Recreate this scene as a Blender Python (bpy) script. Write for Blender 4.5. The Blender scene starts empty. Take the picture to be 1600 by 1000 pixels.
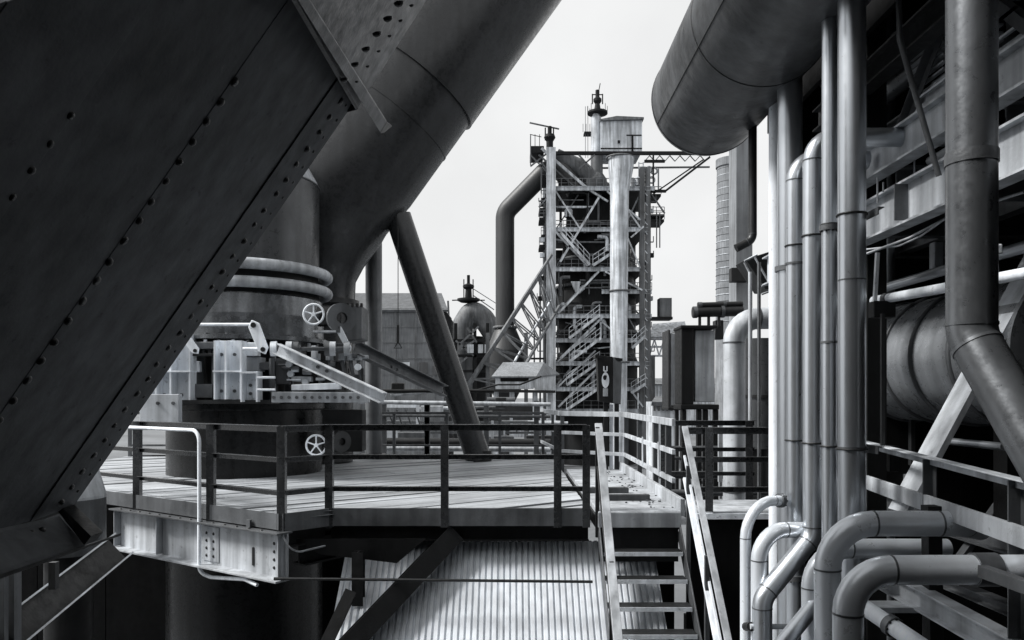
import bpy, bmesh, math, random
from mathutils import Vector, Matrix
random.seed(7)
sc = bpy.context.scene
F = 1200.0                       # focal length in photograph pixels (1600 wide)

# ------------------------------------------------------------------ camera
cam_d = bpy.data.cameras.new('camera'); cam = bpy.data.objects.new('camera', cam_d)
sc.collection.objects.link(cam)
cam.location = (0, 0, 0); cam.rotation_euler = (math.radians(90), 0, 0)
cam_d.sensor_width = 36.0; cam_d.lens = 36.0 * F / 1600.0
cam_d.shift_y = 120.0 / 1600.0   # horizon sits below the middle of the frame
cam_d.clip_start = 0.05; cam_d.clip_end = 6000
sc.camera = cam

# ------------------------------------------------------------------ sky and sun
SUN_EL, SUN_AZ = 46.0, 265.0      # azimuth clockwise from +Y: high over the left side, slightly ahead
w = bpy.data.worlds.new('World'); sc.world = w; w.use_nodes = True
nt = w.node_tree; nt.nodes.clear()
sky = nt.nodes.new('ShaderNodeTexSky'); sky.sky_type = 'NISHITA'; sky.sun_disc = False
sky.sun_elevation = math.radians(SUN_EL); sky.sun_rotation = math.radians(SUN_AZ)
sky.air_density = 1.0; sky.dust_density = 4.0
bw = nt.nodes.new('ShaderNodeRGBToBW')
mx = nt.nodes.new('ShaderNodeMix'); mx.data_type = 'RGBA'
mx.inputs['Factor'].default_value = 0.86          # overcast: an even white cloud layer over the clear sky
mx.inputs['B'].default_value = (5.25, 5.29, 5.31, 1)
bg = nt.nodes.new('ShaderNodeBackground'); bg.inputs['Strength'].default_value = 0.051
wo = nt.nodes.new('ShaderNodeOutputWorld')
nt.links.new(sky.outputs[0], bw.inputs[0]); nt.links.new(bw.outputs[0], mx.inputs['A'])
tcw = nt.nodes.new('ShaderNodeTexCoord'); cln = nt.nodes.new('ShaderNodeTexNoise'); cln.inputs['Scale'].default_value = 3.0; cln.inputs['Detail'].default_value = 5
clr = nt.nodes.new('ShaderNodeMapRange'); clr.inputs[1].default_value = 0.3; clr.inputs[2].default_value = 0.7; clr.inputs[3].default_value = 0.91; clr.inputs[4].default_value = 1.09
clm = nt.nodes.new('ShaderNodeVectorMath'); clm.operation = 'SCALE'      # faint cloud texture over the whole sky
nt.links.new(tcw.outputs['Generated'], cln.inputs['Vector']); nt.links.new(cln.outputs['Fac'], clr.inputs[0]); nt.links.new(mx.outputs['Result'], clm.inputs[0]); nt.links.new(clr.outputs[0], clm.inputs['Scale'])
nt.links.new(clm.outputs[0], bg.inputs[0]); nt.links.new(bg.outputs[0], wo.inputs[0])
sd = bpy.data.lights.new('sun', 'SUN'); sd.energy = 1.5; sd.angle = math.radians(14); sd.color = (1.0, 0.985, 0.96)
sun = bpy.data.objects.new('sun', sd); sc.collection.objects.link(sun)
el, az = math.radians(SUN_EL), math.radians(SUN_AZ)
sdir = Vector((math.sin(az) * math.cos(el), math.cos(az) * math.cos(el), math.sin(el)))
sun.rotation_euler = sdir.to_track_quat('Z', 'Y').to_euler()
sc.view_settings.view_transform = 'Standard'; sc.view_settings.look = 'None'
sc.view_settings.exposure = 1.85; sc.view_settings.gamma = 1.0
sc.view_settings.use_curve_mapping = False
sc.cycles.max_bounces = 6; sc.cycles.diffuse_bounces = 3; sc.cycles.glossy_bounces = 3
sc.cycles.use_denoising = True

# ------------------------------------------------------------------ helpers
def P(px, py, Y): return Vector(((px - 800.0) / F * Y, Y, (620.0 - py) / F * Y))
def V(*a): return Vector(a)

def mat(name, v, rough=0.55, metal=0.0, var=0.3, scale=1.5, streak=0.25, spots=0.25, bump=0.12, tint=(0.94, 0.99, 1.05), spot_v=None, fine=40.0, spec=0.5, objvar=0.12, chips=0.0, chip_v=0.3, grain=None, sscale=1.0, rvar=1.0):
    m = bpy.data.materials.new(name); m.use_nodes = True
    t = m.node_tree; N = t.nodes; L = t.links
    b = N['Principled BSDF']; b.inputs['Metallic'].default_value = metal; b.inputs['Specular IOR Level'].default_value = spec
    g = N.new('ShaderNodeNewGeometry'); oi = N.new('ShaderNodeObjectInfo')
    n1 = N.new('ShaderNodeTexNoise'); n1.inputs['Scale'].default_value = scale; n1.inputs['Detail'].default_value = 7; n1.inputs['Roughness'].default_value = 0.62
    L.new(g.outputs['Position'], n1.inputs['Vector'])
    mp = N.new('ShaderNodeMapping'); mp.inputs['Scale'].default_value = (7, 7, 0.5)
    if grain is not None: mp.vector_type = 'TEXTURE'; mp.inputs['Rotation'].default_value = (0, 0, grain); mp.inputs['Scale'].default_value = (3.5, 0.09, 1.0)
    L.new(g.outputs['Position'], mp.inputs['Vector'])
    n2 = N.new('ShaderNodeTexNoise'); n2.inputs['Scale'].default_value = sscale; n2.inputs['Detail'].default_value = 5
    L.new(mp.outputs[0], n2.inputs['Vector'])
    n3 = N.new('ShaderNodeTexNoise'); n3.inputs['Scale'].default_value = fine * 0.25; n3.inputs['Detail'].default_value = 8; n3.inputs['Roughness'].default_value = 0.7
    L.new(g.outputs['Position'], n3.inputs['Vector'])
    def mr(inp, a, bb, c, d):
        r = N.new('ShaderNodeMapRange'); L.new(inp, r.inputs[0])
        for i, x in enumerate((a, bb, c, d)): r.inputs[i + 1].default_value = x
        return r.outputs[0]
    def mul(a, bb):
        q = N.new('ShaderNodeMath'); q.operation = 'MULTIPLY'; L.new(a, q.inputs[0]); L.new(bb, q.inputs[1]); return q.outputs[0]
    k = mul(mr(n1.outputs['Fac'], 0.3, 0.7, 1 - var, 1 + var), mr(n2.outputs['Fac'], 0.35, 0.65, 1 - streak, 1 + streak * 0.6))
    k = mul(k, mr(oi.outputs['Random'], 0, 1, 1 - objvar, 1 + objvar))
    base = N.new('ShaderNodeVectorMath'); base.operation = 'SCALE'
    base.inputs[0].default_value = (v * tint[0], v * tint[1], v * tint[2]); L.new(k, base.inputs['Scale'])
    mix = N.new('ShaderNodeMix'); mix.data_type = 'RGBA'
    L.new(mr(n3.outputs['Fac'], 0.60, 0.70, 0.0, spots), mix.inputs['Factor'])
    L.new(base.outputs[0], mix.inputs['A'])
    sv = spot_v if spot_v is not None else v * 0.35
    mix.inputs['B'].default_value = (sv, sv * 0.98, sv * 0.97, 1)
    outc = mix.outputs['Result']
    if chips:
        n5 = N.new('ShaderNodeTexNoise'); n5.inputs['Scale'].default_value = fine * 0.55; n5.inputs['Detail'].default_value = 9; n5.inputs['Roughness'].default_value = 0.75
        mp5 = N.new('ShaderNodeMapping'); mp5.inputs['Location'].default_value = (13.1, 4.7, 8.3); mp5.inputs['Scale'].default_value = (1.0, 1.0, 0.45)
        L.new(g.outputs['Position'], mp5.inputs['Vector']); L.new(mp5.outputs[0], n5.inputs['Vector'])
        mix5 = N.new('ShaderNodeMix'); mix5.data_type = 'RGBA'; L.new(mr(n5.outputs['Fac'], 0.62, 0.68, 0.0, chips), mix5.inputs['Factor'])
        L.new(outc, mix5.inputs['A']); mix5.inputs['B'].default_value = (chip_v, chip_v, chip_v, 1); outc = mix5.outputs['Result']
    L.new(outc, b.inputs['Base Color'])
    L.new(mr(n3.outputs['Fac'], 0.3, 0.7, max(0.05, rough - 0.12 * rvar), min(1, rough + 0.15 * rvar)), b.inputs['Roughness'])
    if bump:
        bp = N.new('ShaderNodeBump'); bp.inputs['Strength'].default_value = bump; bp.inputs['Distance'].default_value = 0.02
        n4 = N.new('ShaderNodeTexNoise'); n4.inputs['Scale'].default_value = fine; n4.inputs['Detail'].default_value = 4
        L.new(g.outputs['Position'], n4.inputs['Vector']); L.new(n4.outputs['Fac'], bp.inputs['Height']); L.new(bp.outputs[0], b.inputs['Normal'])
    return m

M = {}
M['girder'] = mat('dark_painted_girder', 0.125, 0.6, var=0.26, scale=0.9, streak=0.22, spots=0.4, spot_v=0.03, chips=0.25, chip_v=0.24, spec=0.08)
M['rivet'] = mat('rivet_steel', 0.02, 0.3, bump=0, spec=0.5)
M['black'] = mat('black_steel', 0.012, 0.5, var=0.4, spec=0.25)
M['shade_black'] = mat('shade_black_steel', 0.005, 0.75, var=0.4, spec=0.12)  # near-black base colour that stands in for deep shade
M['dark'] = mat('dark_steel', 0.022, 0.45, metal=0.3, var=0.45, chips=0.4, chip_v=0.12)
M['duct'] = mat('slate_duct_paint', 0.036, 0.28, metal=0.3, var=0.18, scale=0.4, streak=0.2, spots=0.15, spot_v=0.03, bump=0.02, chips=0.15, chip_v=0.12)
M['mid'] = mat('grey_steel', 0.11, 0.42, metal=0.4, var=0.35, chips=0.25, chip_v=0.3)
M['light'] = mat('light_grey_paint', 0.44, 0.5, var=0.25, spots=0.55, spot_v=0.07, streak=0.35, chips=0.2, chip_v=0.12)
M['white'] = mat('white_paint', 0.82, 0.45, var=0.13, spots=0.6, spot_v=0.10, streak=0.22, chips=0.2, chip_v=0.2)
M['pipe'] = mat('pipe_paint', 0.52, 0.30, metal=0.85, var=0.06, scale=1.2, streak=0.05, spots=0.0, bump=0.015, rvar=0.25)
M['pipe_brightened'] = mat('pipe_paint_brightened', 0.68, 0.30, metal=0.3, var=0.08, scale=2.0, streak=0.06, spots=0.12, spot_v=0.2, bump=0.03, rvar=0.4)  # paler copy of the pipe paint, offsets the shadow on the foot elbows
M['pipe_dk'] = mat('dark_pipe_paint', 0.15, 0.32, metal=0.6, var=0.2, streak=0.15, bump=0.04, spots=0.1)
M['vessel'] = mat('vessel_paint', 0.07, 0.32, metal=0.4, var=0.25, scale=1.0, bump=0.03, spots=0.1)
M['vessel_lo'] = mat('vessel_lower_paint', 0.012, 0.28, var=0.4, scale=0.8, streak=0.4, spots=0.05, bump=0.02, spec=0.25)
M['slate'] = mat('slate_grey_steel', 0.11, 0.5, metal=0.2, var=0.4, chips=0.3, chip_v=0.2)
M['chim'] = mat('chimney_brick', 0.20, 0.9, var=0.3, scale=0.5, spots=0.4, bump=0, fine=10)
M['rail'] = mat('worn_black_rail_paint', 0.04, 0.26, var=0.5, spec=0.75, bump=0.05, chips=0.45, chip_v=0.22)
M['drum'] = mat('drum_paint', 0.26, 0.30, metal=0.5, var=0.2, scale=0.8, spots=0.15, bump=0.03)
M['vessel_mid'] = mat('vessel_mid_paint', 0.17, 0.26, metal=0.6, var=0.5, scale=1.0, streak=0.3, bump=0.05)
M['overhead'] = mat('stained_overhead_duct', 0.075, 0.38, metal=0.2, var=0.5, scale=2.2, streak=0.2, spots=0.6, spot_v=0.02, bump=0.35, fine=9)
M['deck'] = mat('worn_deck_plate', 0.34, 0.6, var=0.25, scale=1.1, streak=0.32, spots=0.6, spot_v=0.10, bump=0.2, objvar=0.22, grain=math.atan2(0.6, 0.8))
M['conc'] = mat('weathered_concrete', 0.36, 0.85, var=0.35, scale=1.6, spots=0.5, spot_v=0.12, bump=0.3)
M['ground'] = mat('yard_ground', 0.13, 0.9, var=0.4, scale=0.05, streak=0, spots=0.4, bump=0.2, fine=6)
M['corr'] = mat('corrugated_sheet', 0.72, 0.5, var=0.10, scale=0.5, streak=0.15, spots=0.15, spot_v=0.3, bump=0.0)
M['far_dark'] = mat('furnace_shell', 0.016, 0.6, var=0.4, scale=0.3, bump=0, spec=0.12)
M['far_steel'] = mat('furnace_steelwork', 0.11, 0.6, var=0.4, scale=0.4, streak=0.4, sscale=0.35, bump=0)
M['far_light'] = mat('furnace_light_steel', 0.50, 0.6, var=0.35, scale=0.4, streak=0.5, sscale=0.35, spots=0.6, spot_v=0.12, bump=0, fine=8)
M['far_pipe'] = mat('furnace_pipe', 0.03, 0.5, var=0.2, scale=0.2, bump=0)
M['brick'] = mat('hall_cladding', 0.15, 0.9, var=0.3, scale=0.4, spots=0.3, bump=0, fine=10)
M['glass'] = mat('dull_glass', 0.05, 0.15, var=0.1, bump=0)
M['wood'] = mat('dark_timber', 0.07, 0.85, var=0.4, scale=3)

LOC = {}
col = sc.collection
class MB:
    def __init__(s): s.v = []; s.f = []; s.sm = []
    def add(s, vs, fs, smooth=False):
        o = len(s.v); s.v += [Vector(x) for x in vs]; s.f += [tuple(i + o for i in f) for f in fs]; s.sm += [smooth] * len(fs); return s
    def prism(s, prof, a, b, up=(0, 0, 1)):
        a = Vector(a); b = Vector(b); d = (b - a).normalized(); up = Vector(up)
        if abs(d.dot(up)) > 0.985: up = Vector((0, 1, 0)) if abs(d.y) < 0.9 else Vector((1, 0, 0))
        sd_ = d.cross(up).normalized(); u = sd_.cross(d).normalized(); n = len(prof)
        vs = [a + sd_ * p[0] + u * p[1] for p in prof] + [b + sd_ * p[0] + u * p[1] for p in prof]
        fs = [(i, (i + 1) % n, n + (i + 1) % n, n + i) for i in range(n)] + [tuple(range(n))[::-1], tuple(range(n, 2 * n))]
        return s.add(vs, fs)
    def beam(s, a, b, w_, h, up=(0, 0, 1)):
        w2, h2 = w_ / 2, h / 2
        return s.prism([(-w2, -h2), (w2, -h2), (w2, h2), (-w2, h2)], a, b, up)
    def ibeam(s, a, b, h, bw_, tf=None, tw=None, up=(0, 0, 1)):
        tf = tf or h * 0.08; tw = tw or bw_ * 0.1; H = h / 2; B = bw_ / 2; t = tw / 2
        return s.prism([(-B, -H), (B, -H), (B, -H + tf), (t, -H + tf), (t, H - tf), (B, H - tf), (B, H), (-B, H), (-B, H - tf), (-t, H - tf), (-t, -H + tf), (-B, -H + tf)], a, b, up)
    def channel(s, a, b, h, bw_, t, up=(0, 0, 1)):
        H = h / 2
        return s.prism([(0, -H), (bw_, -H), (bw_, -H + t), (t, -H + t), (t, H - t), (bw_, H - t), (bw_, H), (0, H)], a, b, up)
    def angle(s, a, b, w_, h, t, up=(0, 0, 1)):      # L section: flat top leg, hanging leg at one side
        return s.prism([(-w_ / 2, -h), (-w_ / 2 + t, -h), (-w_ / 2 + t, -t), (w_ / 2, -t), (w_ / 2, 0), (-w_ / 2, 0)], a, b, up)
    def box(s, c, sz, rz=0):
        c = Vector(c); x, y, z = sz[0] / 2, sz[1] / 2, sz[2] / 2; r = Matrix.Rotation(rz, 3, 'Z')
        vs = [c + r @ Vector(q) for q in ((-x, -y, -z), (x, -y, -z), (x, y, -z), (-x, y, -z), (-x, -y, z), (x, -y, z), (x, y, z), (-x, y, z))]
        return s.add(vs, [(0, 3, 2, 1), (4, 5, 6, 7), (0, 1, 5, 4), (1, 2, 6, 5), (2, 3, 7, 6), (3, 0, 4, 7)])
    def slab(s, poly, depth):     # polygon of 3-D points pushed along a vector
        n = len(poly); dv = Vector(depth); vs = [Vector(p) for p in poly] + [Vector(p) + dv for p in poly]
        return s.add(vs, [tuple(range(n))[::-1], tuple(range(n, 2 * n))] + [(i, (i + 1) % n, n + (i + 1) % n, n + i) for i in range(n)])
    def tube(s, pts, r, seg=16, fil=0, caps=True):
        pts = [Vector(p) for p in pts]
        rs = list(r) if isinstance(r, (list, tuple)) else None
        if fil and len(pts) > 2: pts = fillet(pts, fil)
        if rs is None: rs = [r] * len(pts)
        n = len(pts); tang = []
        for i in range(n):
            if i == 0: t = pts[1] - pts[0]
            elif i == n - 1: t = pts[-1] - pts[-2]
            else: t = (pts[i + 1] - pts[i]).normalized() + (pts[i] - pts[i - 1]).normalized()
            tang.append(t.normalized())
        u = tang[0].orthogonal().normalized(); vs = []
        for i in range(n):
            if i: u = (tang[i - 1].rotation_difference(tang[i]) @ u)
            u = (u - tang[i] * u.dot(tang[i])).normalized(); w_ = tang[i].cross(u)
            k = 1.0
            if 0 < i < n - 1 and not fil:
                c = (pts[i + 1] - pts[i]).normalized().dot((pts[i] - pts[i - 1]).normalized()); k = 1.0
            for j in range(seg):
                a = 2 * math.pi * j / seg; vs.append(pts[i] + (u * math.cos(a) + w_ * math.sin(a)) * rs[i] * k)
        fs = [(i * seg + j, i * seg + (j + 1) % seg, (i + 1) * seg + (j + 1) % seg, (i + 1) * seg + j) for i in range(n - 1) for j in range(seg)]
        s.add(vs, fs, True)
        if caps:
            o = len(s.v)
            s.v += vs[:seg] + vs[-seg:]
            s.f += [tuple(o + i for i in range(seg))[::-1], tuple(o + seg + i for i in range(seg))]; s.sm += [False, False]
        return s
    def lathe(s, prof, c, seg=32, axis=(0, 0, 1), hard=True):
        c = Vector(c); q = Vector((0, 0, 1)).rotation_difference(Vector(axis).normalized())
        def ring(r, z): return [c + q @ Vector((r * math.cos(2 * math.pi * j / seg), r * math.sin(2 * math.pi * j / seg), z)) for j in range(seg)]
        if hard:
            for (r0, z0), (r1, z1) in zip(prof, prof[1:]):
                s.add(ring(r0, z0) + ring(r1, z1), [(j, (j + 1) % seg, seg + (j + 1) % seg, seg + j) for j in range(seg)], True)
        else:
            vs = []
            for r, z in prof: vs += ring(r, z)
            s.add(vs, [(i * seg + j, i * seg + (j + 1) % seg, (i + 1) * seg + (j + 1) % seg, (i + 1) * seg + j) for i in range(len(prof) - 1) for j in range(seg)], True)
        return s
    def torus(s, c, R, r, axis=(0, 0, 1), seg=24, ms=8):
        c = Vector(c); q = Vector((0, 0, 1)).rotation_difference(Vector(axis).normalized()); vs = []
        for i in range(seg):
            a = 2 * math.pi * i / seg
            for j in range(ms):
                b = 2 * math.pi * j / ms
                vs.append(c + q @ Vector(((R + r * math.cos(b)) * math.cos(a), (R + r * math.cos(b)) * math.sin(a), r * math.sin(b))))
        return s.add(vs, [(i * ms + j, ((i + 1) % seg) * ms + j, ((i + 1) % seg) * ms + (j + 1) % ms, i * ms + (j + 1) % ms) for i in range(seg) for j in range(ms)], True)
    def mesh(s, name, m, off=Vector((0, 0, 0))):
        me = bpy.data.meshes.new(name); me.from_pydata([tuple(x - off) for x in s.v], [], s.f); me.update()
        me.polygons.foreach_set('use_smooth', s.sm); me.materials.append(m)
        bm = bmesh.new(); bm.from_mesh(me); bmesh.ops.recalc_face_normals(bm, faces=bm.faces); bm.to_mesh(me); bm.free()
        return me
    def build(s, name, m, parent=None, bev=0):
        m = M[m] if isinstance(m, str) else m
        off = LOC.get(parent.name, Vector((0, 0, 0))) if parent else Vector((0, 0, 0))
        o = bpy.data.objects.new(name, s.mesh(name, m, off)); col.objects.link(o)
        if parent: o.parent = parent; LOC[o.name] = off
        if bev:
            b = o.modifiers.new('bevel', 'BEVEL'); b.width = bev; b.segments = 2; b.limit_method = 'ANGLE'; b.angle_limit = math.radians(40)
        return o

def fillet(pts, rad, n=8):
    out = [pts[0]]
    for i in range(1, len(pts) - 1):
        p = pts[i]; d1 = (p - pts[i - 1]); d2 = (pts[i + 1] - p); l1, l2 = d1.length, d2.length; d1.normalize(); d2.normalize()
        turn = d1.angle(d2)
        if turn < 0.02: out.append(p); continue
        R = rad; T = R * math.tan(turn / 2); lim = 0.49 * min(l1, l2) if 0 < i - 0 and len(pts) > 3 else 0.95 * min(l1, l2)
        if T > lim: R *= lim / T; T = lim
        nr = (d2 - d1 * d2.dot(d1)).normalized(); st = p - d1 * T; c = st + nr * R
        for k in range(n + 1):
            a = turn * k / n; out.append(c - nr * R * math.cos(a) + d1 * R * math.sin(a))
    out.append(pts[-1]); return out

def tag(o, label, cat, group=None, kind=None):
    if label: o['label'] = label
    if cat: o['category'] = cat
    if group: o['group'] = group
    if kind: o['kind'] = kind
    return o
def thing(name, label, cat, loc, group=None):
    o = bpy.data.objects.new(name, None); col.objects.link(o); o.location = loc; o.empty_display_size = 0.2
    LOC[o.name] = Vector(loc); return tag(o, label, cat, group)
def piece(name, me, mtx, parent):
    o = bpy.data.objects.new(name, me); col.objects.link(o); o.parent = parent
    o.matrix_local = Matrix.Translation(-LOC.get(parent.name, Vector())) @ mtx; return o
def orient(p, z, x=None):
    z = Vector(z).normalized(); x = Vector(x) if x is not None else z.orthogonal(); x = (x - z * x.dot(z)).normalized(); y = z.cross(x)
    return Matrix.Translation(p) @ Matrix((x, y, z)).transposed().to_4x4()
def rivet_mesh(name, r, h, m='rivet'):
    b = MB(); b.lathe([(r, 0), (r * 0.86, h * 0.55), (r * 0.45, h * 0.92), (0.0001, h)], (0, 0, 0), 10, hard=False); return b.mesh(name, M[m])
RIV = rivet_mesh('rivet', 0.027, 0.022); RIV_M = rivet_mesh('rivet_mid', 0.019, 0.016); RIV_S = rivet_mesh('rivet_small', 0.013, 0.010); RIV_L = rivet_mesh('rivet_light', 0.022, 0.014, 'dark')
BOLT = MB().lathe([(0.03, 0), (0.03, 0.03), (0.0001, 0.03)], (0, 0, 0), 6).mesh('bolt', M['mid'])

BOLT_S = MB().lathe([(0.009, 0), (0.009, 0.012), (0.0001, 0.012)], (0, 0, 0), 6).mesh('bolt_small', M['black'])
def pipe_thing(name, label, cat, pts, r, m='pipe', fil=0.3, group=None, seg=20, seams=True, flanges=()):
    pts = [Vector(p) for p in pts]; root = thing(name, label, cat, pts[0], group)
    MB().tube(pts, r, seg, fil).build('pipe_run', m, root)
    if seams and len(pts) > 2:
        for i in range(1, len(pts) - 1):
            d1 = (pts[i] - pts[i - 1]); d2 = pts[i + 1] - pts[i]; l = min(d1.length, d2.length); a = d1.angle(d2)
            T = fil * math.tan(a / 2); lim = (0.49 if len(pts) > 3 else 0.95) * l; T = min(T, lim)
            for q, d in ((pts[i] - d1.normalized() * T, d1), (pts[i] + d2.normalized() * T, d2)):
                d = d.normalized(); MB().tube([q - d * r * 0.07, q + d * r * 0.07], r * 1.035, seg).build('weld_seam', 'pipe_dk', root)
    for (k, t, rr, ln) in flanges:     # segment, fraction, radius factor, length
        q = pts[k].lerp(pts[k + 1], t); d = (pts[k + 1] - pts[k]).normalized()
        MB().tube([q - d * ln / 2, q + d * ln / 2], r * rr, seg).build('collar', 'mid', root, bev=0.004)
        if rr >= 1.25:
            u = d.orthogonal().normalized(); w2 = d.cross(u)
            for b_ in range(8):
                a_ = b_ * math.pi / 4; piece('bolt', BOLT_S, orient(q + d * ln / 2 + (u * math.cos(a_) + w2 * math.sin(a_)) * r * (rr + 1.02) / 2, d), root)
    return root

def railing(name, label, runs, heights, post_pts, m='dark', wid=0.05, hgt=0.06, pw=0.06, foot=0, parent=None, cat='railing', pm=None):
    """runs: list of (a,b) floor points; heights above the floor of the rails (first is the top rail)"""
    root = parent or thing(name, label, cat, runs[0][0])
    for a, b in runs:
        a = Vector(a); b = Vector(b)
        for i, h in enumerate(heights):
            up = Vector((0, 0, h)); mb = MB()
            if i == 0: mb.angle(a + up, b + up, wid * 1.5, hgt, 0.008)
            else: mb.angle(a + up, b + up, wid, hgt * 0.8, 0.008)
            mb.build('top_rail' if i == 0 else 'mid_rail', m, root, bev=0.002)
    for p in post_pts:
        p = Vector(p); MB().prism([(-pw / 2, -pw / 2), (pw / 2, -pw / 2), (pw / 2, -pw / 2 + 0.012), (-pw / 2 + 0.012, -pw / 2 + 0.012), (-pw / 2 + 0.012, pw / 2), (-pw / 2, pw / 2)],
                                  p - Vector((0, 0, foot)), p + Vector((0, 0, heights[0] - 0.012)), up=(0, 1, 0)).build('post', pm or m, root, bev=0.002)
    return root

DZ = -1.47           # deck level below the eye
GZ = -10.0           # yard level

# ================================================================== SETTING
g = MB(); g.add([(-3000, -300, GZ), (3000, -300, GZ), (3000, 5000, GZ), (-3000, 5000, GZ)], [(0, 1, 2, 3)])
tag(g.build('ground', 'ground'), 'bare grey works yard far below the platforms', 'ground', kind='structure')

# unseen enclosure added around the viewer to shade near steel: floor, roof, walls
vb = thing('shade_enclosure', 'unseen dark enclosure added around the viewer to shade the near steel', 'gallery', (-2, -2, GZ))
MB().box((-2.3, -2.7, 3.3), (9.7, 8.4, .2)).build('roof', 'shade_black', vb)
MB().box((-3.5, -6.5, -1.5), (26, .3, 17)).build('wall', 'shade_black', vb)
MB().box((-5.9, -2.4, -1.0), (.2, 8.0, 8.4)).build('side_wall', 'shade_black', vb)
MB().box((2.45, -1.6, .7), (.2, 9.8, 5.0)).build('side_wall', 'shade_black', vb)
MB().box((-2.0, -0.6, -1.80), (7.6, 11.4, .2)).build('floor', 'shade_black', vb)
for xx in (-9, -3, 3): MB().ibeam(V(xx, -5.9, GZ), V(xx, -5.9, 3.1), .4, .4, up=(0, 1, 0)).build('column', 'black', vb)

# ================================================================== PLATFORM
deck_poly = [V(-6.35, 11.9, DZ), V(-2.85, 9.48, DZ), V(-2.37, 9.97, DZ), V(1.0, 9.97, DZ), V(1.0, 19, DZ), V(-9.5, 19, DZ), V(-9.5, 14.1, DZ)]
plat = thing('work_platform', 'raised steel work platform with long pale deck planks round the dark valve vessel', 'platform', (-3, 13, DZ))
def clip(poly, n, d):
    out = []
    for i in range(len(poly)):
        a, b = poly[i], poly[(i + 1) % len(poly)]; da, db = a.dot(n) - d, b.dot(n) - d
        if da >= 0: out.append(a)
        if (da >= 0) != (db >= 0): out.append(a + (b - a) * (da / (da - db)))
    return out
pdir = V(0.80, 0.60, 0).normalized(); pn = V(-pdir.y, pdir.x, 0)
rd = random.Random(3); lo = min(p.dot(pn) for p in deck_poly); hi = max(p.dot(pn) for p in deck_poly); x = lo
while x < hi:
    wd = rd.uniform(.34, .52); gp_ = rd.choice([.008, .012, .02, .06, .10])
    c = clip(deck_poly, pn, x + gp_); c = clip(c, -pn, -(x + wd - 0.008)) if len(c) > 2 else []
    if len(c) > 2:
        cut = sorted([random.uniform(-4, 12)]); dd = random.uniform(-0.006, 0.006)
        for sgn in (1, -1):
            c2 = clip(c, pdir * sgn, sgn * cut[0] + 0.008)
            if len(c2) > 2:
                MB().slab([p + V(0, 0, dd + random.uniform(-0.004, 0.004)) for p in c2], (0, 0, -0.05)).build('plank', 'deck', plat, bev=0.006)
    x += wd
MB().slab([p + V(0, 0, -0.075) for p in deck_poly], (0, 0, -0.02)).build('under_plate', 'black', plat)
# toe boards and edge beams along the front
E0, E1, E2, E3 = deck_poly[0], deck_poly[1], deck_poly[2], deck_poly[3]
for a, b in ((E1, E2), (E2, E3)):
    n = (b - a).cross(V(0, 0, 1)).normalized()
    MB().slab([a + n * 0.03 + V(0, 0, 0.03), b + n * 0.03 + V(0, 0, 0.03), b + n * 0.03 + V(0, 0, -0.20), a + n * 0.03 + V(0, 0, -0.20)], n * 0.012).build('toe_board', 'slate', plat)
    MB().ibeam(a - n * 0.12 + V(0, 0, -0.27), b - n * 0.12 + V(0, 0, -0.27), 0.28, 0.2).build('edge_beam', 'black', plat)
n = (E1 - E0).cross(V(0, 0, 1)).normalized()
MB().slab([E0 + n * 0.03 + V(0, 0, 0.03), E1 + n * 0.03 + V(0, 0, 0.03), E1 + n * 0.03 + V(0, 0, -0.17), E0 + n * 0.03 + V(0, 0, -0.17)], n * 0.012).build('toe_board', 'mid', plat)
bk = deck_poly[4], deck_poly[5]
MB().slab([bk[0] + V(0, .03, .03), bk[1] + V(0, .03, .03), bk[1] + V(0, .03, -.25), bk[0] + V(0, .03, -.25)], (0, .012, 0)).build('toe_board', 'dark', plat)
for yy in (11.4, 13.4, 15.4, 17.4):
    MB().ibeam((-9.3 if yy > 14 else -5.6 - (yy - 12) * 1.2, yy, DZ - 0.3), (0.95, yy, DZ - 0.3), 0.36, 0.22).build('cross_beam', 'black', plat)
for xx in (-2.2, 0.8):
    for yy in (12.0, 18.4): MB().ibeam((xx, yy, GZ), (xx, yy, DZ - 0.5), 0.3, 0.3, up=(0, 1, 0)).build('column', 'black', plat)
br = MB(); br.ibeam(P(708, 836, 10.1), P(505, 1050, 8.75), 0.28, 0.24, up=(0, 1, 0)); br.build('knee_brace', 'black', plat)
MB().ibeam(P(560, 862, 9.6), P(560, 945, 9.6), 0.14, 0.14, up=(0, 1, 0)).build('hanger_post', 'dark', plat)
MB().ibeam(P(548, 925, 9.4), P(470, 1090, 8.7), 0.14, 0.14, up=(0, 1, 0)).build('knee_brace', 'black', plat)
MB().slab([P(455, 842, 9.75), P(665, 842, 9.75), P(620, 880, 9.75), P(500, 866, 9.75)], (0, 0.02, 0)).build('gusset_plate', 'black', plat)
bmx = MB(); bmx.ibeam(V(-2.75, 9.9, -2.0), V(-0.4, 13.2, -2.0), 0.34, 0.22); bmx.build('cross_beam', 'black', plat)
# near-black wall added to stand in for deep shade below the platform
rw = thing('dark_backing_wall', 'near-black wall added as the deep shade below the platform', 'wall', (-6, 13.0, GZ))
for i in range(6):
    MB().box((-11.3 + i * 1.52, 17.2, (GZ - 2.1) / 2), (1.50, 0.3, -2.1 - GZ)).build('wall_panel', 'shade_black', rw)

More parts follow.
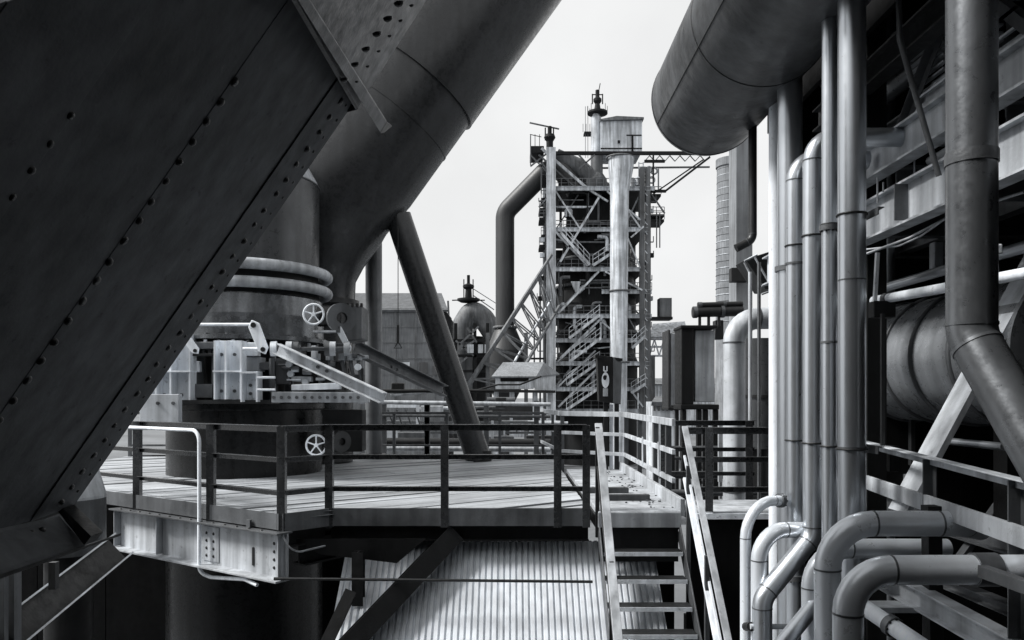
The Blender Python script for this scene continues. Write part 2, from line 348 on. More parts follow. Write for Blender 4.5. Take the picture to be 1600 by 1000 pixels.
# riveted edge girder on the short skewed side
eg = thing('edge_girder', 'pale riveted plate girder carrying the skewed edge of the platform', 'girder', (E0 + E1) / 2 + V(0, 0, -0.78))
ga, gb = P(187, 600, 11.55), P(450, 600, 9.42); ga.z = gb.z = -1.955
gd = (gb - ga).normalized(); gn = gd.cross(V(0, 0, 1)).normalized()
MB().beam(ga, gb, 0.02, 0.56).build('web', 'light', eg)
MB().beam(ga + V(0, 0, 0.285) + gn * 0.05, gb + V(0, 0, 0.285) + gn * 0.05, 0.24, 0.022).build('top_flange', 'mid', eg, bev=0.003)
MB().beam(ga + V(0, 0, -0.29) + gn * 0.06, gb + V(0, 0, -0.29) + gn * 0.06, 0.26, 0.024).build('bottom_flange', 'light', eg, bev=0.003)
L_ = (gb - ga).length
for t in (0.01, 0.30, 0.985):
    q = ga.lerp(gb, t) + gn * 0.06
    MB().beam(q + V(0, 0, -0.27), q + V(0, 0, 0.27), 0.014, 0.10, up=gn).build('stiffener', 'light', eg, bev=0.002)
pl = ga.lerp(gb, 0.60) + gn * 0.016
MB().beam(pl + V(0, 0, -0.24), pl + V(0, 0, 0.22), 0.34, 0.012, up=gn).build('splice_plate', 'light', eg, bev=0.002)
for t, zs in ((0.575, 4), (0.615, 4), (0.935, 4), (0.965, 4)):
    for k in range(zs):
        p = ga.lerp(gb, t) + gn * (0.022 if t < 0.7 else 0.010) + V(0, 0, -0.17 + k * 0.10); piece('rivet', RIV_L, orient(p, gn), eg)
for k in range(14):
    p = ga.lerp(gb, 0.06 + k * 0.065) + gn * 0.11 + V(0, 0, 0.296); piece('rivet', RIV_L, orient(p, (0, 0, 1)), eg)
sl = ga.lerp(gb, 0.83) + gn * 0.012 + V(0, 0, -0.06)
MB().beam(sl + V(0, 0, -0.13), sl + V(0, 0, 0.1), 0.035, 0.02, up=gn).build('lug', 'dark', eg)
MB().beam(ga.lerp(gb, 0.83) + V(0, 0, 0.29) + gn * .08, ga.lerp(gb, 0.83) + V(0, 0, 0.40) + gn * .08, 0.07, 0.03, up=gn).build('lug', 'mid', eg)

# platform railing, front side
HT = [1.113, 0.722, 0.307]
up_ = lambda p: Vector((p.x, p.y, DZ))
def onedge(px, a, b, inset=0.04):       # point of a floor edge that lies at this bearing
    k = (px - 800) / F; d = b - a; t = (k * a.y - a.x) / (d.x - k * d.y); return a + d * t
e0x = E0 - gd * 0.4
fr = railing('platform_railing', 'dark three-rail steel railing along the front edge of the platform', [(e0x, E1), (E1, E2), (E2, E3 + V(-0.03, 0, 0))], HT,
             [onedge(215, E0, E1), onedge(330, E0, E1), E1 + V(0, .03, 0), E2, onedge(695, E2, E3), onedge(871, E2, E3), E3 + V(-.04, 0, 0)], m='rail', foot=0.22, hgt=0.085, wid=.07, pw=.10)
fr['label'] = 'dark three-rail steel railing along the front edge of the platform'
p0 = onedge(326, E0, E1) + gn * 0.14
tr = [onedge(192, E0, E1) + gn * 0.10 + V(0, 0, HT[0] - 0.09), p0 + V(0, 0, HT[0] - 0.09), p0 + V(0, 0, -0.86), p0 + V(0.14, 0.0, -0.93), p0 + gd * 0.95 + V(0, 0, -0.83), p0 + gd * 1.2 + V(0, 0, -0.87)]
pipe_thing('bent_conduit', 'thin pale bent pipe running along the railing and down past the edge girder', 'conduit', tr, 0.025, 'white', fil=0.16, seg=10, seams=False)
pipe_thing('tie_rod', 'long straight horizontal rod crossing in front of the ribbed sheeting', 'rod', [P(428, 904, 9.35), P(926, 909, 9.35)], 0.018, 'dark', seg=8)
pipe_thing('loose_cable', 'loose pale cable sagging beneath the platform corner', 'cable', [P(440, 835, 9.4), P(452, 856, 9.35), P(466, 863, 9.4), P(490, 857, 9.6), P(545, 844, 10.1)], 0.012, 'light', fil=0.2, seg=8, seams=False)
bb = [V(1.0, 18.9, DZ), V(-2.6, 18.9, DZ), V(-9.4, 18.9, DZ)]
railing('rear_railing', 'weathered railing along the far edge of the platform behind the vessel', [(bb[0], bb[1]), (bb[1], bb[2])], [1.10, 0.7, 0.3], [V(1 - i * 1.3, 18.9, DZ) for i in range(9)], m='mid', pw=0.07)

# ================================================================== STAIRS AND WALKWAY
wx0, wx1 = 1.10, 2.16
wk = thing('walkway', 'narrow concrete-topped walkway leading from the stair head to the call box', 'walkway', (1.6, 9.9, DZ))
for i in range(6):
    MB().box((1.64, 10.32 + i * 0.97, DZ - 0.04), (1.06, 0.96, 0.08)).build('slab', 'conc', wk, bev=0.01)
MB().box(((wx0 + wx1) / 2, 9.815, DZ - 0.105), (1.06, 0.03, 0.19)).build('edge_plate', 'light', wk, bev=0.004)
MB().box((wx1 + 0.03, 12.7, DZ + 0.05), (0.06, 5.7, 0.22)).build('kerb', 'conc', wk, bev=0.006)
MB().box((wx0 + .02, 12.7, DZ - 0.16), (0.06, 5.6, 0.16)).build('side_beam', 'black', wk)
MB().box((wx1 - .02, 12.7, DZ - 0.16), (0.06, 5.6, 0.16)).build('side_beam', 'black', wk)
MB().box((1.63, 9.9, -1.86), (1.02, .04, .52)).build('dark_gap_panel', 'black', wk)  # dark panels added to stand in for shade in the stair gaps
MB().box((1.9, 10.2, -3.6), (.5, .06, 3.0)).build('dark_gap_panel', 'shade_black', wk)
for yy, x0_, x1_ in ((10.9, 1.28, 1.95), (11.75, 1.18, 1.78)):
    s_ = thing('sleeper', 'dark timber batten lying across the walkway, %s' % ('nearer the stair head' if yy < 11 else 'nearer the call box'), 'batten', ((x0_ + x1_) / 2, yy, DZ))
    MB().box(((x0_ + x1_) / 2, yy, DZ + 0.045), (x1_ - x0_, 0.1, 0.085)).build('timber', 'wood', s_, bev=0.008)
    for xx in (x0_ + 0.06, x1_ - 0.06): MB().box((xx, yy, DZ + 0.09), (0.03, 0.06, 0.008)).build('strap', 'mid', s_)
deb = MB()
for i in range(70):
    xx, yy = random.gauss(1.95, 0.16), random.uniform(10.1, 15); xx = min(xx, 2.13); rr = random.uniform(0.006, 0.02)
    deb.box((xx, yy, DZ + rr * 0.6), (rr * 2, rr * 1.6, rr), random.random() * 3)
tag(deb.build('grit', 'mid'), 'loose grit swept against the kerb of the walkway', 'grit', kind='stuff')

st = thing('staircase', 'steep open steel staircase with flat pale handrails coming down to the viewer', 'stairs', (1.62, 8.0, -3.6))
zs = [-1.926, -2.209, -2.474, -2.72, -2.97, -3.22, -3.47]
for k, z in enumerate(zs):
    Yk = 9.55 - 0.25 * k
    MB().box((1.63, Yk + 0.09, z - 0.015), (0.98, 0.22, 0.03)).build('tread', 'dark', st, bev=0.003)
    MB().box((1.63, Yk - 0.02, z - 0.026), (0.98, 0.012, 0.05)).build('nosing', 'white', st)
sl0, sl1 = V(0, 9.85, -1.72), V(0, 7.75, -3.85)
for X_ in (1.115, 2.145):
    MB().beam(V(X_, sl0.y, sl0.z), V(X_, sl1.y, sl1.z), 0.016, 0.22, up=(0, 0, 1)).build('stringer', 'mid', st, bev=0.003)
def flat(a, b, w_, t, name='handrail', m='white'): MB().beam(a, b, w_, t).build(name, m, st, bev=0.004)
flat(V(1.12, 9.95, -0.35), V(1.07, 7.0, -3.35), 0.095, 0.03, m='light')
flat(V(2.20, 9.78, -0.38), V(2.20, 7.0, -3.35), 0.075, 0.03, m='light')
flat(V(2.17, 9.62, -1.02), V(2.17, 7.0, -3.8), 0.06, 0.04, 'mid_rail')
flat(V(2.19, 9.75, -0.75), V(2.19, 7.1, -3.6), 0.03, 0.03, 'mid_rail')
flat(V(1.10, 9.85, -0.9), V(1.08, 7.0, -3.75), 0.03, 0.05, 'mid_rail', 'dark')
for X_, z0, y in ((1.10, -1.5, 9.9), (2.17, -2.0, 9.45), (2.17, -2.9, 8.55), (1.10, -2.9, 8.5)):
    top = -0.36 - (9.9 - y) * 1.02
    MB().beam(V(X_, y, top - 1.45), V(X_, y, top - 0.03), 0.05, 0.05, up=(0, 1, 0)).build('baluster', 'mid' if X_ > 2 else 'dark', st, bev=0.003)

# walkway railing: along the kerb to the call box and round its end
wr = thing('walkway_railing', 'pale weathered railing beside the kerb of the walkway and round its end', 'railing', (2.2, 12, DZ))
c0, c1, c2, c3 = V(2.2, 10.45, DZ), V(2.22, 15.2, DZ), V(1.02, 16.2, DZ), V(0.75, 19.6, DZ)
for a, b in ((c0, c1), (c1, c2), (c2, c3)):
    for h, th in ((1.12, 0.10), (0.72, 0.07), (0.33, 0.07)):
        MB().beam(a + V(0, 0, h), b + V(0, 0, h), 0.05, th).build('rail', 'light', wr, bev=0.004)
for q in (c0.lerp(c1, .33), c0.lerp(c1, .66), c1, c2, c3, c0.lerp(c1, .12)):
    MB().beam(q + V(0.04, 0, -0.2), q + V(0.04, 0, 1.1), 0.08, 0.08, up=(0, 1, 0)).build('post', 'mid', wr, bev=0.004)
for q in (c0.lerp(c1, .2), c0.lerp(c1, .5)):
    MB().beam(q + V(-.03, 0, 0.30), q + V(-.03, 0, 0.80), 0.10, 0.012, up=(1, 0, 0)).build('kick_plate', 'light', wr)

# side landing with dark railing beyond the stair
ld = thing('side_landing', 'small side landing with pale edge between the stair and the pipes', 'landing', (2.8, 10.2, DZ))
MB().box((2.88, 10.45, DZ - 0.05), (1.28, 1.2, 0.08)).build('slab', 'conc', ld, bev=0.008)
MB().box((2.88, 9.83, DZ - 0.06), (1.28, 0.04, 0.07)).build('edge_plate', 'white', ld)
MB().box((2.88, 9.87, DZ - 2.6), (1.28, 0.04, 5.0)).build('fascia', 'shade_black', ld)
MB().box((2.88, 10.3, GZ / 2 - 1.5), (1.0, 0.7, -GZ - 3.0)).build('column', 'shade_black', ld)
railing('landing_railing', 'black railing on the side landing nearest the staircase', [(V(2.22, 9.86, DZ), V(3.45, 9.86, DZ))], [1.08, .70, .315], [V(2.52, 9.86, DZ), V(3.4, 9.86, DZ)], m='rail', hgt=0.09, pw=0.1)
railing('far_landing_railing', 'black railing behind the landing, in front of the tall cabinets', [(V(2.27, 11.7, DZ), V(3.7, 11.7, DZ))], [1.11, .70, .33], [V(2.31, 11.7, DZ), V(3.6, 11.7, DZ)], m='rail', hgt=0.08, pw=0.11, foot=.3)

# call box on twin posts
cb = thing('call_box', 'black call box with white symbols on twin posts at the walkway end', 'call box', P(955, 735, 15.4))
yb = 15.4
def cbp(px, py, dy=0): return P(px, py, yb + dy)
MB().slab([cbp(933, 557), cbp(957, 557), cbp(957, 630), cbp(936, 627)], (0, 0.30, 0)).build('housing', 'black', cb, bev=0.008)
MB().slab([cbp(957.6, 558), cbp(972, 566, .1), cbp(970, 632, .1), cbp(957.6, 630)], (0.0, 0.26, 0)).build('side_panel', 'mid', cb, bev=0.006)
MB().slab([cbp(930, 554, -.03), cbp(973, 560, .05), cbp(973, 564, .05), cbp(930, 559, -.03)], (0, 0.36, 0)).build('hood', 'black', cb, bev=0.004)
for px in (946.5, 963.5): MB().beam(cbp(px, 628, .12), cbp(px, 737, .12), 0.085, 0.085, up=(0, 1, 0)).build('post', 'black' if px < 950 else 'dark', cb)
MB().beam(cbp(955, 632, .15), cbp(955, 737, .15), 0.07, 0.03, up=(0, 1, 0)).build('notice_strip', 'white', cb)
fy = -0.006
u_ = MB(); u_.box(cbp(943.6, 576, fy), (0.025, 0.006, 0.10)); u_.box(cbp(948.4, 576, fy), (0.025, 0.006, 0.10)); u_.box(cbp(946, 580, fy), (0.05, 0.0055, 0.03)); u_.build('white_mark', 'white', cb)
ov = MB(); oc = cbp(946, 594, fy); ov.add([oc + V(math.cos(a) * .075, 0, math.sin(a) * .16) for a in [i * math.pi / 12 for i in range(24)]], [tuple(range(24))]); ov.build('white_oval', 'white', cb)
hd = MB(); hd.add([cbp(945, 590, fy * 2) + V(math.cos(a) * .036, 0, math.sin(a) * .05) for a in [i * math.pi / 8 for i in range(16)]], [tuple(range(16))]); hd.add([cbp(947, 588, fy * 3) + V(math.cos(a) * .016, 0, math.sin(a) * .02) for a in [i * math.pi / 6 for i in range(12)]], [tuple(range(12))]); hd.build('receiver_mark', 'black', cb)
MB().box(cbp(946, 613, fy), (0.10, 0.006, 0.16)).build('label_plate', 'light', cb)

# ================================================================== RIBBED SHED BELOW
sh = thing('corrugated_shed', 'shed roof of pale ribbed sheeting seen below the platform edge', 'shed', (0.5, 12, GZ))
ra, rb = V(0, 10.3, -1.93), V(0, 7.9, -4.14)    # ridge line and eave line
sd_ = (rb - ra).normalized(); sn = V(0, sd_.z, -sd_.y); sn = sn if sn.z > 0 else -sn
for i in range(4):
    x0 = -2.2 + i * 1.0205; mb = MB(); k = 0; pts = []
    prof = [(0, 0), (.56, 0), (.66, -.026), (.90, -.026)]; xs = [(x0 + (q + fx) * 0.0785, fz_) for q in range(13) for fx, fz_ in prof] + [(x0 + 13 * .0785, 0)]; NS = len(xs)
    top = [V(x_, ra.y, ra.z) + sn * (z_ + 0.004 * (i % 2)) for x_, z_ in xs]
    bot = [t + (rb - ra) for t in top]
    mb.add(top + bot, [(j, j + 1, NS + j + 1, NS + j) for j in range(NS - 1)]); mb.build('sheet', 'corr', sh)
MB().box((-0.16, 8.1, (GZ - 4.2) / 2), (4.0, 0.1, -GZ - 4.2)).build('wall', 'mid', sh)
MB().box((-0.16, 10.36, -2.02), (4.0, 0.1, 0.12)).build('ridge_beam', 'dark', sh)

# ================================================================== BIG RIVETED DIAGONAL GIRDER
A1, B1 = 0.1818, 0.00041
def G(px, py, lift=0.0):
    n_ = 0.82 * px + 0.57 * py; Y = 1.0 / (A1 + B1 * (522 - n_)); return P(px, py, Y - lift)
def nline(nv, py): return ((nv - 0.57 * py) / 0.82, py)
q0, q1, q2 = G(540, 170), G(95, 795), G(0, 0)
GN = (q1 - q0).cross(q2 - q0).normalized(); GN = GN if GN.dot(-q0) > 0 else -GN       # towards the camera
gir = thing('diagonal_girder', 'huge dark riveted box girder leaning across the upper corner close overhead', 'girder', G(95, 795))
y_bot = lambda nv: None
def gpt(nv, s, lift=0.0):      # nv: row value, s: distance along the row in pixels from the bottom cut
    d = Vector((0.57, -0.82)); base = Vector(nline(nv, 0)); 
    # the bottom cut line goes through (95,795) and (0,830)
    t = None
    p0_, dv = Vector((95, 795)), Vector((-95, 35))
    # intersect base + a*d with p0_ + b*dv
    det = d.x * (-dv.y) - d.y * (-dv.x); r_ = p0_ - base; a = (r_.x * (-dv.y) - r_.y * (-dv.x)) / det
    q = base + d * (a + s); return G(q.x, q.y, lift)
rows = [-420, 10, 189, 368, 532]
for i in range(4):
    a, b = rows[i], rows[i + 1]; off = GN * (0.004 if i % 2 else 0.0)
    MB().slab([gpt(a, 0) + off, gpt(b + (6 if i < 3 else 0), 0) + off, gpt(b + (6 if i < 3 else 0), 1350) + off, gpt(a, 1350) + off], -GN * 0.02).build('web_plate', 'girder', gir, bev=0.004)
fo = GN * 0.010
MB().slab([gpt(500, 0) + fo, gpt(541, 0) + fo, gpt(541, 1350) + fo, gpt(500, 1350) + fo], GN * 0.006).build('flange_angle', 'girder', gir, bev=0.003)
MB().slab([gpt(538, 0) + fo, gpt(543, 0) + fo, gpt(543, 1350) + fo, gpt(538, 1350) + fo], -GN * 0.42).build('flange_angle', 'dark', gir)
far = [gpt(-420, 0), gpt(536, 0), gpt(536, 1350), gpt(-420, 1350)]
MB().slab([p - GN * 0.62 for p in far], -GN * 0.03).build('top_plate', 'dark', gir)
MB().slab([gpt(-420, 0), gpt(-420, 1350), gpt(-420, 1350) - GN * 0.64, gpt(-420, 0) - GN * 0.64], GN.cross(gpt(0, 100) - gpt(0, 0)).normalized() * 0.02).build('side_plate', 'dark', gir)
def rivets(nv, s0, s1, step, me=RIV, lift=0.0):
    s = s0
    while s < s1:
        jx = random.uniform(-1.5, 1.5); p = gpt(nv + random.uniform(-1, 1), s + jx); piece('rivet', me, orient(p + GN * (0.015 + lift), GN) @ Matrix.Diagonal((random.uniform(.85, 1.15), random.uniform(.85, 1.15), random.uniform(.7, 1.2), 1)), gir); s += step
rivets(522, 22, 790, 29.3, lift=0.001); rivets(534, 36, 790, 29.3, RIV_S, 0.001)
rivets(372, 20, 960, 38, lift=-.012); rivets(191, 30, 1000, 51, RIV_M, lift=-.012); rivets(12, 40, 900, 75, RIV_M, lift=-.012)
# upper gusset: a plate standing proud of the web, its step in shade
L0, L1 = (432, -40), (556, 172)
lift = 0.42
gp = [G(L0[0], L0[1], lift), G(L1[0], L1[1], 0.16), gpt(546, 0) * 0]
e_top = Vector(nline(545, -40)); e_low = Vector(nline(545, 176))
poly = [G(L0[0], L0[1], lift), G(L1[0], L1[1], 0.2), G(e_low.x, e_low.y, 0.06), G(e_top.x, e_top.y, 0.06)]
gnn = (poly[1] - poly[0]).cross(poly[2] - poly[0]).normalized(); gnn = gnn if gnn.dot(-poly[0]) > 0 else -gnn
MB().slab(poly, -gnn * 0.02).build('gusset_plate', 'mid', gir, bev=0.004)
MB().slab([G(L0[0], L0[1], lift), G(L1[0], L1[1], 0.2), G(L1[0], L1[1], -0.05), G(L0[0], L0[1], -0.05)], (0.02, 0.0, 0.01)).build('diaphragm_plate', 'dark', gir)
MB().slab([G(440, -40, .45), G(458, -40, .45), G(604, 190, .24), G(594, 207, .24)], -gnn * 0.015).build('flange_strip', 'mid', gir, bev=0.003)
MB().slab([G(594, 207, .24), G(604, 190, .24), G(612, 196, .02), G(600, 206, .02)], (0, 0.02, 0)).build('flange_end', 'dark', gir)
for k in range(7):
    q = Vector((640, -20)).lerp(Vector((551, 104)), k / 5.2); t = (0.82 * q.x + .57 * q.y)
    # rivets on the gusset plane
    d_ = P(q.x, q.y, 1.0); tt = poly[0].dot(gnn) / d_.dot(gnn); piece('rivet', RIV, orient(d_ * tt + gnn * 0.0005, gnn), gir)
    q2_ = q + Vector((20, 4)); d_ = P(q2_.x, q2_.y, 1.0); tt = poly[0].dot(gnn) / d_.dot(gnn); piece('rivet', RIV_S, orient(d_ * tt + gnn * 0.0005, gnn), gir)
# foot of the girder
MB().slab([gpt(541, 0), gpt(-420, 0), gpt(-420, 0) - GN * 0.62, gpt(541, 0) - GN * 0.62], (gpt(0, 0) - gpt(0, 30)).normalized() * 0.05).build('end_plate', 'black', gir)

sbm = thing('bearing_beam', 'dark riveted beam that carries the foot of the diagonal girder', 'beam', P(60, 900, 5.4))
MB().slab([P(-60, 838, 4.6), P(92, 806, 5.5), P(132, 851, 5.35), P(-60, 918, 4.4)], (0.0, 0.02, -0.012)).build('face_plate', 'girder', sbm, bev=0.004)
MB().slab([P(88, 797, 5.62), P(98, 794, 5.6), P(142, 838, 5.2), P(131, 852, 5.2)], (0.02, 0.12, 0.01)).build('bearing_plate', 'black', sbm, bev=0.004)
MB().slab([P(-60, 918, 4.4), P(132, 853, 5.33), P(132, 857, 5.36), P(-60, 926, 4.43)], (0.0, 0.5, 0.0)).build('bottom_flange', 'black', sbm)
for k in range(5):
    p = P(4 + k * 17, 845 - k * 4.4, 4.93 + k * 0.085) ; piece('rivet', RIV, orient(p + V(0, -0.05, 0.0), (0.1, -0.9, 0.3)), sbm)
MB().beam(P(84, 878, 5.6), P(84, 920, 5.6), .05, .05, up=(0, 1, 0)).build('hanger', 'dark', sbm)
for i, px in enumerate((10, 28)):
    pp = thing('upright_post', ['slim pale-edged post nearest the corner below the bearing beam', 'broader grey post below the bearing beam'][i], 'post', P(px, 1200, 5.8))
    MB().channel(P(px, 1200, 5.8 + .1 * i), P(px, 890, 5.8 + .1 * i), 0.05 + .04 * i, 0.05 + .05 * i, .008, up=(0, 1, 0)).build('channel_section', 'mid', pp)
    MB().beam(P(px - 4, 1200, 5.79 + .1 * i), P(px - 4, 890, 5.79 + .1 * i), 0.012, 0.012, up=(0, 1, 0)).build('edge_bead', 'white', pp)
ch = thing('channel_brace', 'sloping steel channel with white edge strips below the girder foot', 'brace', P(0, 1000, 6.0))
ca, cb_ = P(-60, 1050, 5.5), P(182, 858, 7.6)
cd = (cb_ - ca).normalized(); cm = -(ca + cb_) / 2; cs = (cm - cd * cm.dot(cd)).normalized(); cu = cs.cross(cd).normalized()
H_ = 0.125
MB().beam(ca, cb_, 0.014, 2 * H_, up=cu).build('web', 'dark', ch)
for sgn in (-1, 1):
    fl = MB(); fl.beam(ca + cu * H_ * sgn + cs * 0.05, cb_ + cu * H_ * sgn + cs * 0.05, 0.12, 0.012, up=cu); fl.build('flange', 'dark', ch)
    MB().beam(ca + cu * (H_ * sgn + .001) + cs * 0.112, cb_ + cu * (H_ * sgn + .001) + cs * 0.112, 0.008, 0.016, up=cu).build('edge_strip', 'white', ch)  # white strip along each flange edge
tk = thing('cone_topped_bin', 'small grey cylindrical bin with a cone top behind the girder foot', 'bin', P(108, 862, 10.4))
tc = P(108, 620, 10.4); pz = lambda py: (620 - py) / F * 10.4
MB().lathe([(0.0001, pz(862)), (0.45, pz(862)), (0.45, pz(778))], (tc.x, tc.y, 0), 32).build('drum', 'mid', tk)
MB().lathe([(0.452, pz(778)), (0.452, pz(774)), (0.33, pz(722)), (0.22, pz(690)), (0.0001, pz(688))], (tc.x, tc.y, 0), 32).build('cone', 'light', tk)
MB().lathe([(0.3, pz(862)), (0.3, GZ)], (tc.x, tc.y, 0), 20).build('stand', 'black', tk)

# ================================================================== VALVE VESSEL
VX, VY = -5.257, 15.2
vz = lambda py: (620 - py) / F * VY
def VP_(px, py, Y): return P(px, py, Y)
ves = thing('valve_vessel', 'tall dark round valve vessel with two thick rings and pale ribbed clamps', 'vessel', (VX, VY, DZ))
C = (VX, VY, 0)
MB().lathe([(1.46, GZ), (1.46, vz(640)), (1.50, vz(638)), (1.50, vz(630)), (1.3, vz(629))], C, 48).build('base_drum', 'vessel_lo', ves)
MB().lathe([(1.15, vz(632)), (1.15, vz(534))], C, 40).build('core', 'black', ves)
MB().lathe([(1.1, vz(538)), (1.60, vz(538)), (1.60, vz(532)), (1.49, vz(531)), (1.49, vz(500)), (1.46, vz(472)), (1.30, vz(466))], C, 48).build('lower_body', 'vessel_mid', ves)
MB().lathe([(1.40, vz(470)), (1.38, vz(448)), (1.38, vz(420))], C, 48).build('neck', 'black', ves)
for py in (457, 431):
    MB().torus((VX, VY, vz(py)), 1.565, 0.105, seg=64, ms=12).build('ring', 'light', ves)
MB().lathe([(1.40, vz(425)), (1.40, vz(292)), (1.37, vz(284))], C, 48).build('upper_body', 'vessel', ves)
MB().lathe([(1.405, vz(290)), (1.36, vz(281)), (1.22, vz(262)), (1.0, vz(244)), (0.7, vz(230)), (0.0001, vz(222))], C, 48, hard=False).build('dome', 'light', ves)
MB().torus((VX, VY, vz(290)), 1.40, 0.02, seg=64, ms=8).build('weld_ring', 'mid', ves)
for k in range(26):
    a = 2 * math.pi * k / 26; p = V(VX + 1.54 * math.cos(a), VY + 1.54 * math.sin(a), vz(532))
    if p.y < VY + 0.3: piece('bolt', BOLT, orient(p, (0, 0, 1)), ves)
# ribbed clamp brackets round the front
def clamp(pxs, y0, y1, ymid, Y, name='clamp_bracket', m='white'):
    x0, x1 = pxs[0], pxs[-1]
    b = MB().slab([P(x0, y0, Y + .26), P(x1, y0, Y + .26), P(x1, y1, Y + .26), P(x0, y1, Y + .26)], (0, 0.03, 0)).build(name, 'white', ves)
    for px in pxs: MB().slab([P(px - 1.3, y0, Y), P(px + 1.3, y0, Y), P(px + 1.3, y1, Y), P(px - 1.3, y1, Y)], (0, 0.27, 0)).build('rib', m, b)
    MB().slab([P(x0 - 3, ymid - 1.3, Y - .02), P(x1 + 1, ymid - 1.3, Y - .02), P(x1 + 1, ymid + 1.3, Y - .02), P(x0 - 3, ymid + 1.3, Y - .02)], (0, 0.28, 0)).build('rib', m, b)
    for i in range(len(pxs) - 1):
        for py in (y0 + 22, y1 - 13): piece('bolt', BOLT, orient(P((pxs[i] + pxs[i + 1]) / 2 + 3, py, Y + .258), (0, -1, 0)), b)
    return b
clamp([335, 352, 376], 532, 624, 580, 13.35); clamp([376.8, 401], 580, 628, 582, 13.30)
clamp([243, 266, 296], 522, 630, 580, 13.5); clamp([225, 243], 555, 632, 580, 13.55)
clamp([198, 226], 570, 640, 600, 13.8)
pb = MB().slab([P(218, 616, 13.1), P(279, 616, 13.1), P(279, 660, 13.1), P(218, 660, 13.1)], (0, .15, 0)).build('cover_plate', 'light', ves, bev=.01)
for px in (247, 271): piece('bolt', BOLT, orient(P(px, 630, 13.1), (0, -1, 0)), pb)
MB().box(P(310, 573, 13.9), (.10, .1, .2)).build('lamp_body', 'white', ves, bev=.02)
# slide frame and rods
MB().slab([P(424, 612, 13.3), P(575, 613, 13.6), P(575, 629, 13.6), P(424, 629, 13.3)], (0, .2, 0)).build('slide_frame', 'light', ves, bev=.012)
MB().slab([P(455, 601, 13.6), P(530, 598, 13.6), P(530, 608, 13.6), P(455, 610, 13.6)], (0, .2, 0)).build('slide_bar', 'white', ves, bev=.01)
MB().slab([P(280, 625, 13.45), P(424, 625, 13.45), P(424, 631, 13.45), P(280, 631, 13.45)], (0, .5, 0)).build('slide_bar', 'dark', ves)
for py in (590, 609): MB().tube([P(402, py, 13.3), P(430, py, 13.3)], .022, 8).build('rod', 'white', ves)
MB().slab([P(385, 558, 13.7), P(407, 558, 13.7), P(407, 580, 13.7), P(385, 580, 13.7)], (0, .3, 0)).build('guide_block', 'light', ves, bev=.01)
MB().tube([P(300, 507, 13.5), P(392, 507, 13.3)], .028, 10).build('link_rod', 'white', ves)
MB().tube([P(380, 545, 13.25), P(410, 545, 13.2)], .03, 10).build('link_rod', 'white', ves)
def lever(a, b, w0, w1, t=0.05):
    a = Vector(a); b = Vector(b); d = (b - a).normalized(); s_ = d.cross(V(0, 1, 0)).normalized()
    MB().slab([a + s_ * w0, b + s_ * w1, b + d * w1, b - s_ * w1, a - s_ * w0, a - d * w0], (0, t, 0)).build('lever', 'white', ves, bev=.012)
    for q, r_ in ((a, w0 * .45), (b, w1 * .45)): MB().tube([q + V(0, -.02, 0), q + V(0, .07, 0)], r_, 12).build('pin', 'black', ves)
lever(P(396, 508, 13.15), P(411, 546, 13.15), .10, .09); lever(P(290, 528, 13.3), P(305, 548, 13.3), .07, .07); lever(P(528, 512, 13.7), P(545, 545, 13.7), .06, .05)
for a, b, r_ in ((P(430, 545, 13.3), P(470, 545, 13.4), .07), (P(470, 545, 13.4), P(510, 545, 13.6), .035), (P(510, 545, 13.6), P(545, 545, 13.7), .05), (P(425, 560, 13.6), P(425, 605, 13.6), .05)):
    MB().tube([a, b], r_, 14).build('shaft', 'mid', ves)
for px, Y in ((428, 13.25), (452, 13.35), (462, 13.4), (512, 13.6), (520, 13.6), (542, 13.7)):
    MB().lathe([(.0001, -.05), (.13, -.05), (.13, .05), (.0001, .05)], P(px, 545, Y), 16, axis=(1, .15, 0)).build('bearing_collar', random.choice(['white', 'light', 'mid']), ves, bev=.01)
for px in (495, 515, 535, 548, 560):
    MB().tube([P(px, 556, 14.0), P(px, 566, 13.9), P(px + 6, 600, 13.9)], .035, 10, .1).build('hydraulic_hose', 'mid', ves)
    MB().lathe([(.0001, 0), (.07, 0), (.07, .12), (.0001, .12)], P(px, 563, 13.9), 10).build('hose_fitting', 'light', ves)
MB().box(P(480, 580, 14.1), (1.5, .3, .35)).build('drive_housing', 'dark', ves, bev=.03)
rm = random.Random(5)
for (x0, x1, y0, y1, Y, m_) in ((383, 402, 535, 556, 13.6, 'white'), (404, 424, 566, 578, 13.7, 'mid'), (297, 334, 534, 545, 13.6, 'mid'), (299, 333, 552, 556, 13.6, 'dark'), (300, 332, 600, 622, 13.7, 'slate'), (407, 422, 590, 610, 13.6, 'dark'),
                               (430, 452, 560, 600, 13.9, 'slate'), (455, 486, 588, 596, 13.8, 'light'), (440, 470, 552, 558, 13.7, 'light'), (475, 500, 566, 584, 13.95, 'mid'), (540, 566, 585, 606, 14.0, 'slate'), (548, 580, 604, 612, 13.8, 'light'), (505, 540, 536, 541, 13.7, 'mid'), (486, 494, 540, 560, 13.7, 'light')):
    MB().slab([P(x0, y0, Y), P(x1, y0, Y), P(x1, y1, Y), P(x0, y1, Y)], (0, rm.uniform(.1, .25), 0)).build('machine_block', m_, ves, bev=.012)
for i in range(22):
    px = rm.uniform(425, 570); py = rm.uniform(552, 604); Y = rm.uniform(13.75, 14.0); L2 = rm.uniform(8, 30)
    a = P(px, py, Y); b = P(px + L2, py, Y) if rm.random() < .45 else P(px, py + L2 * .8, Y)
    MB().tube([a, b], rm.uniform(.014, .04), 8).build('control_rod', rm.choice(['white', 'mid', 'light', 'dark']), ves)
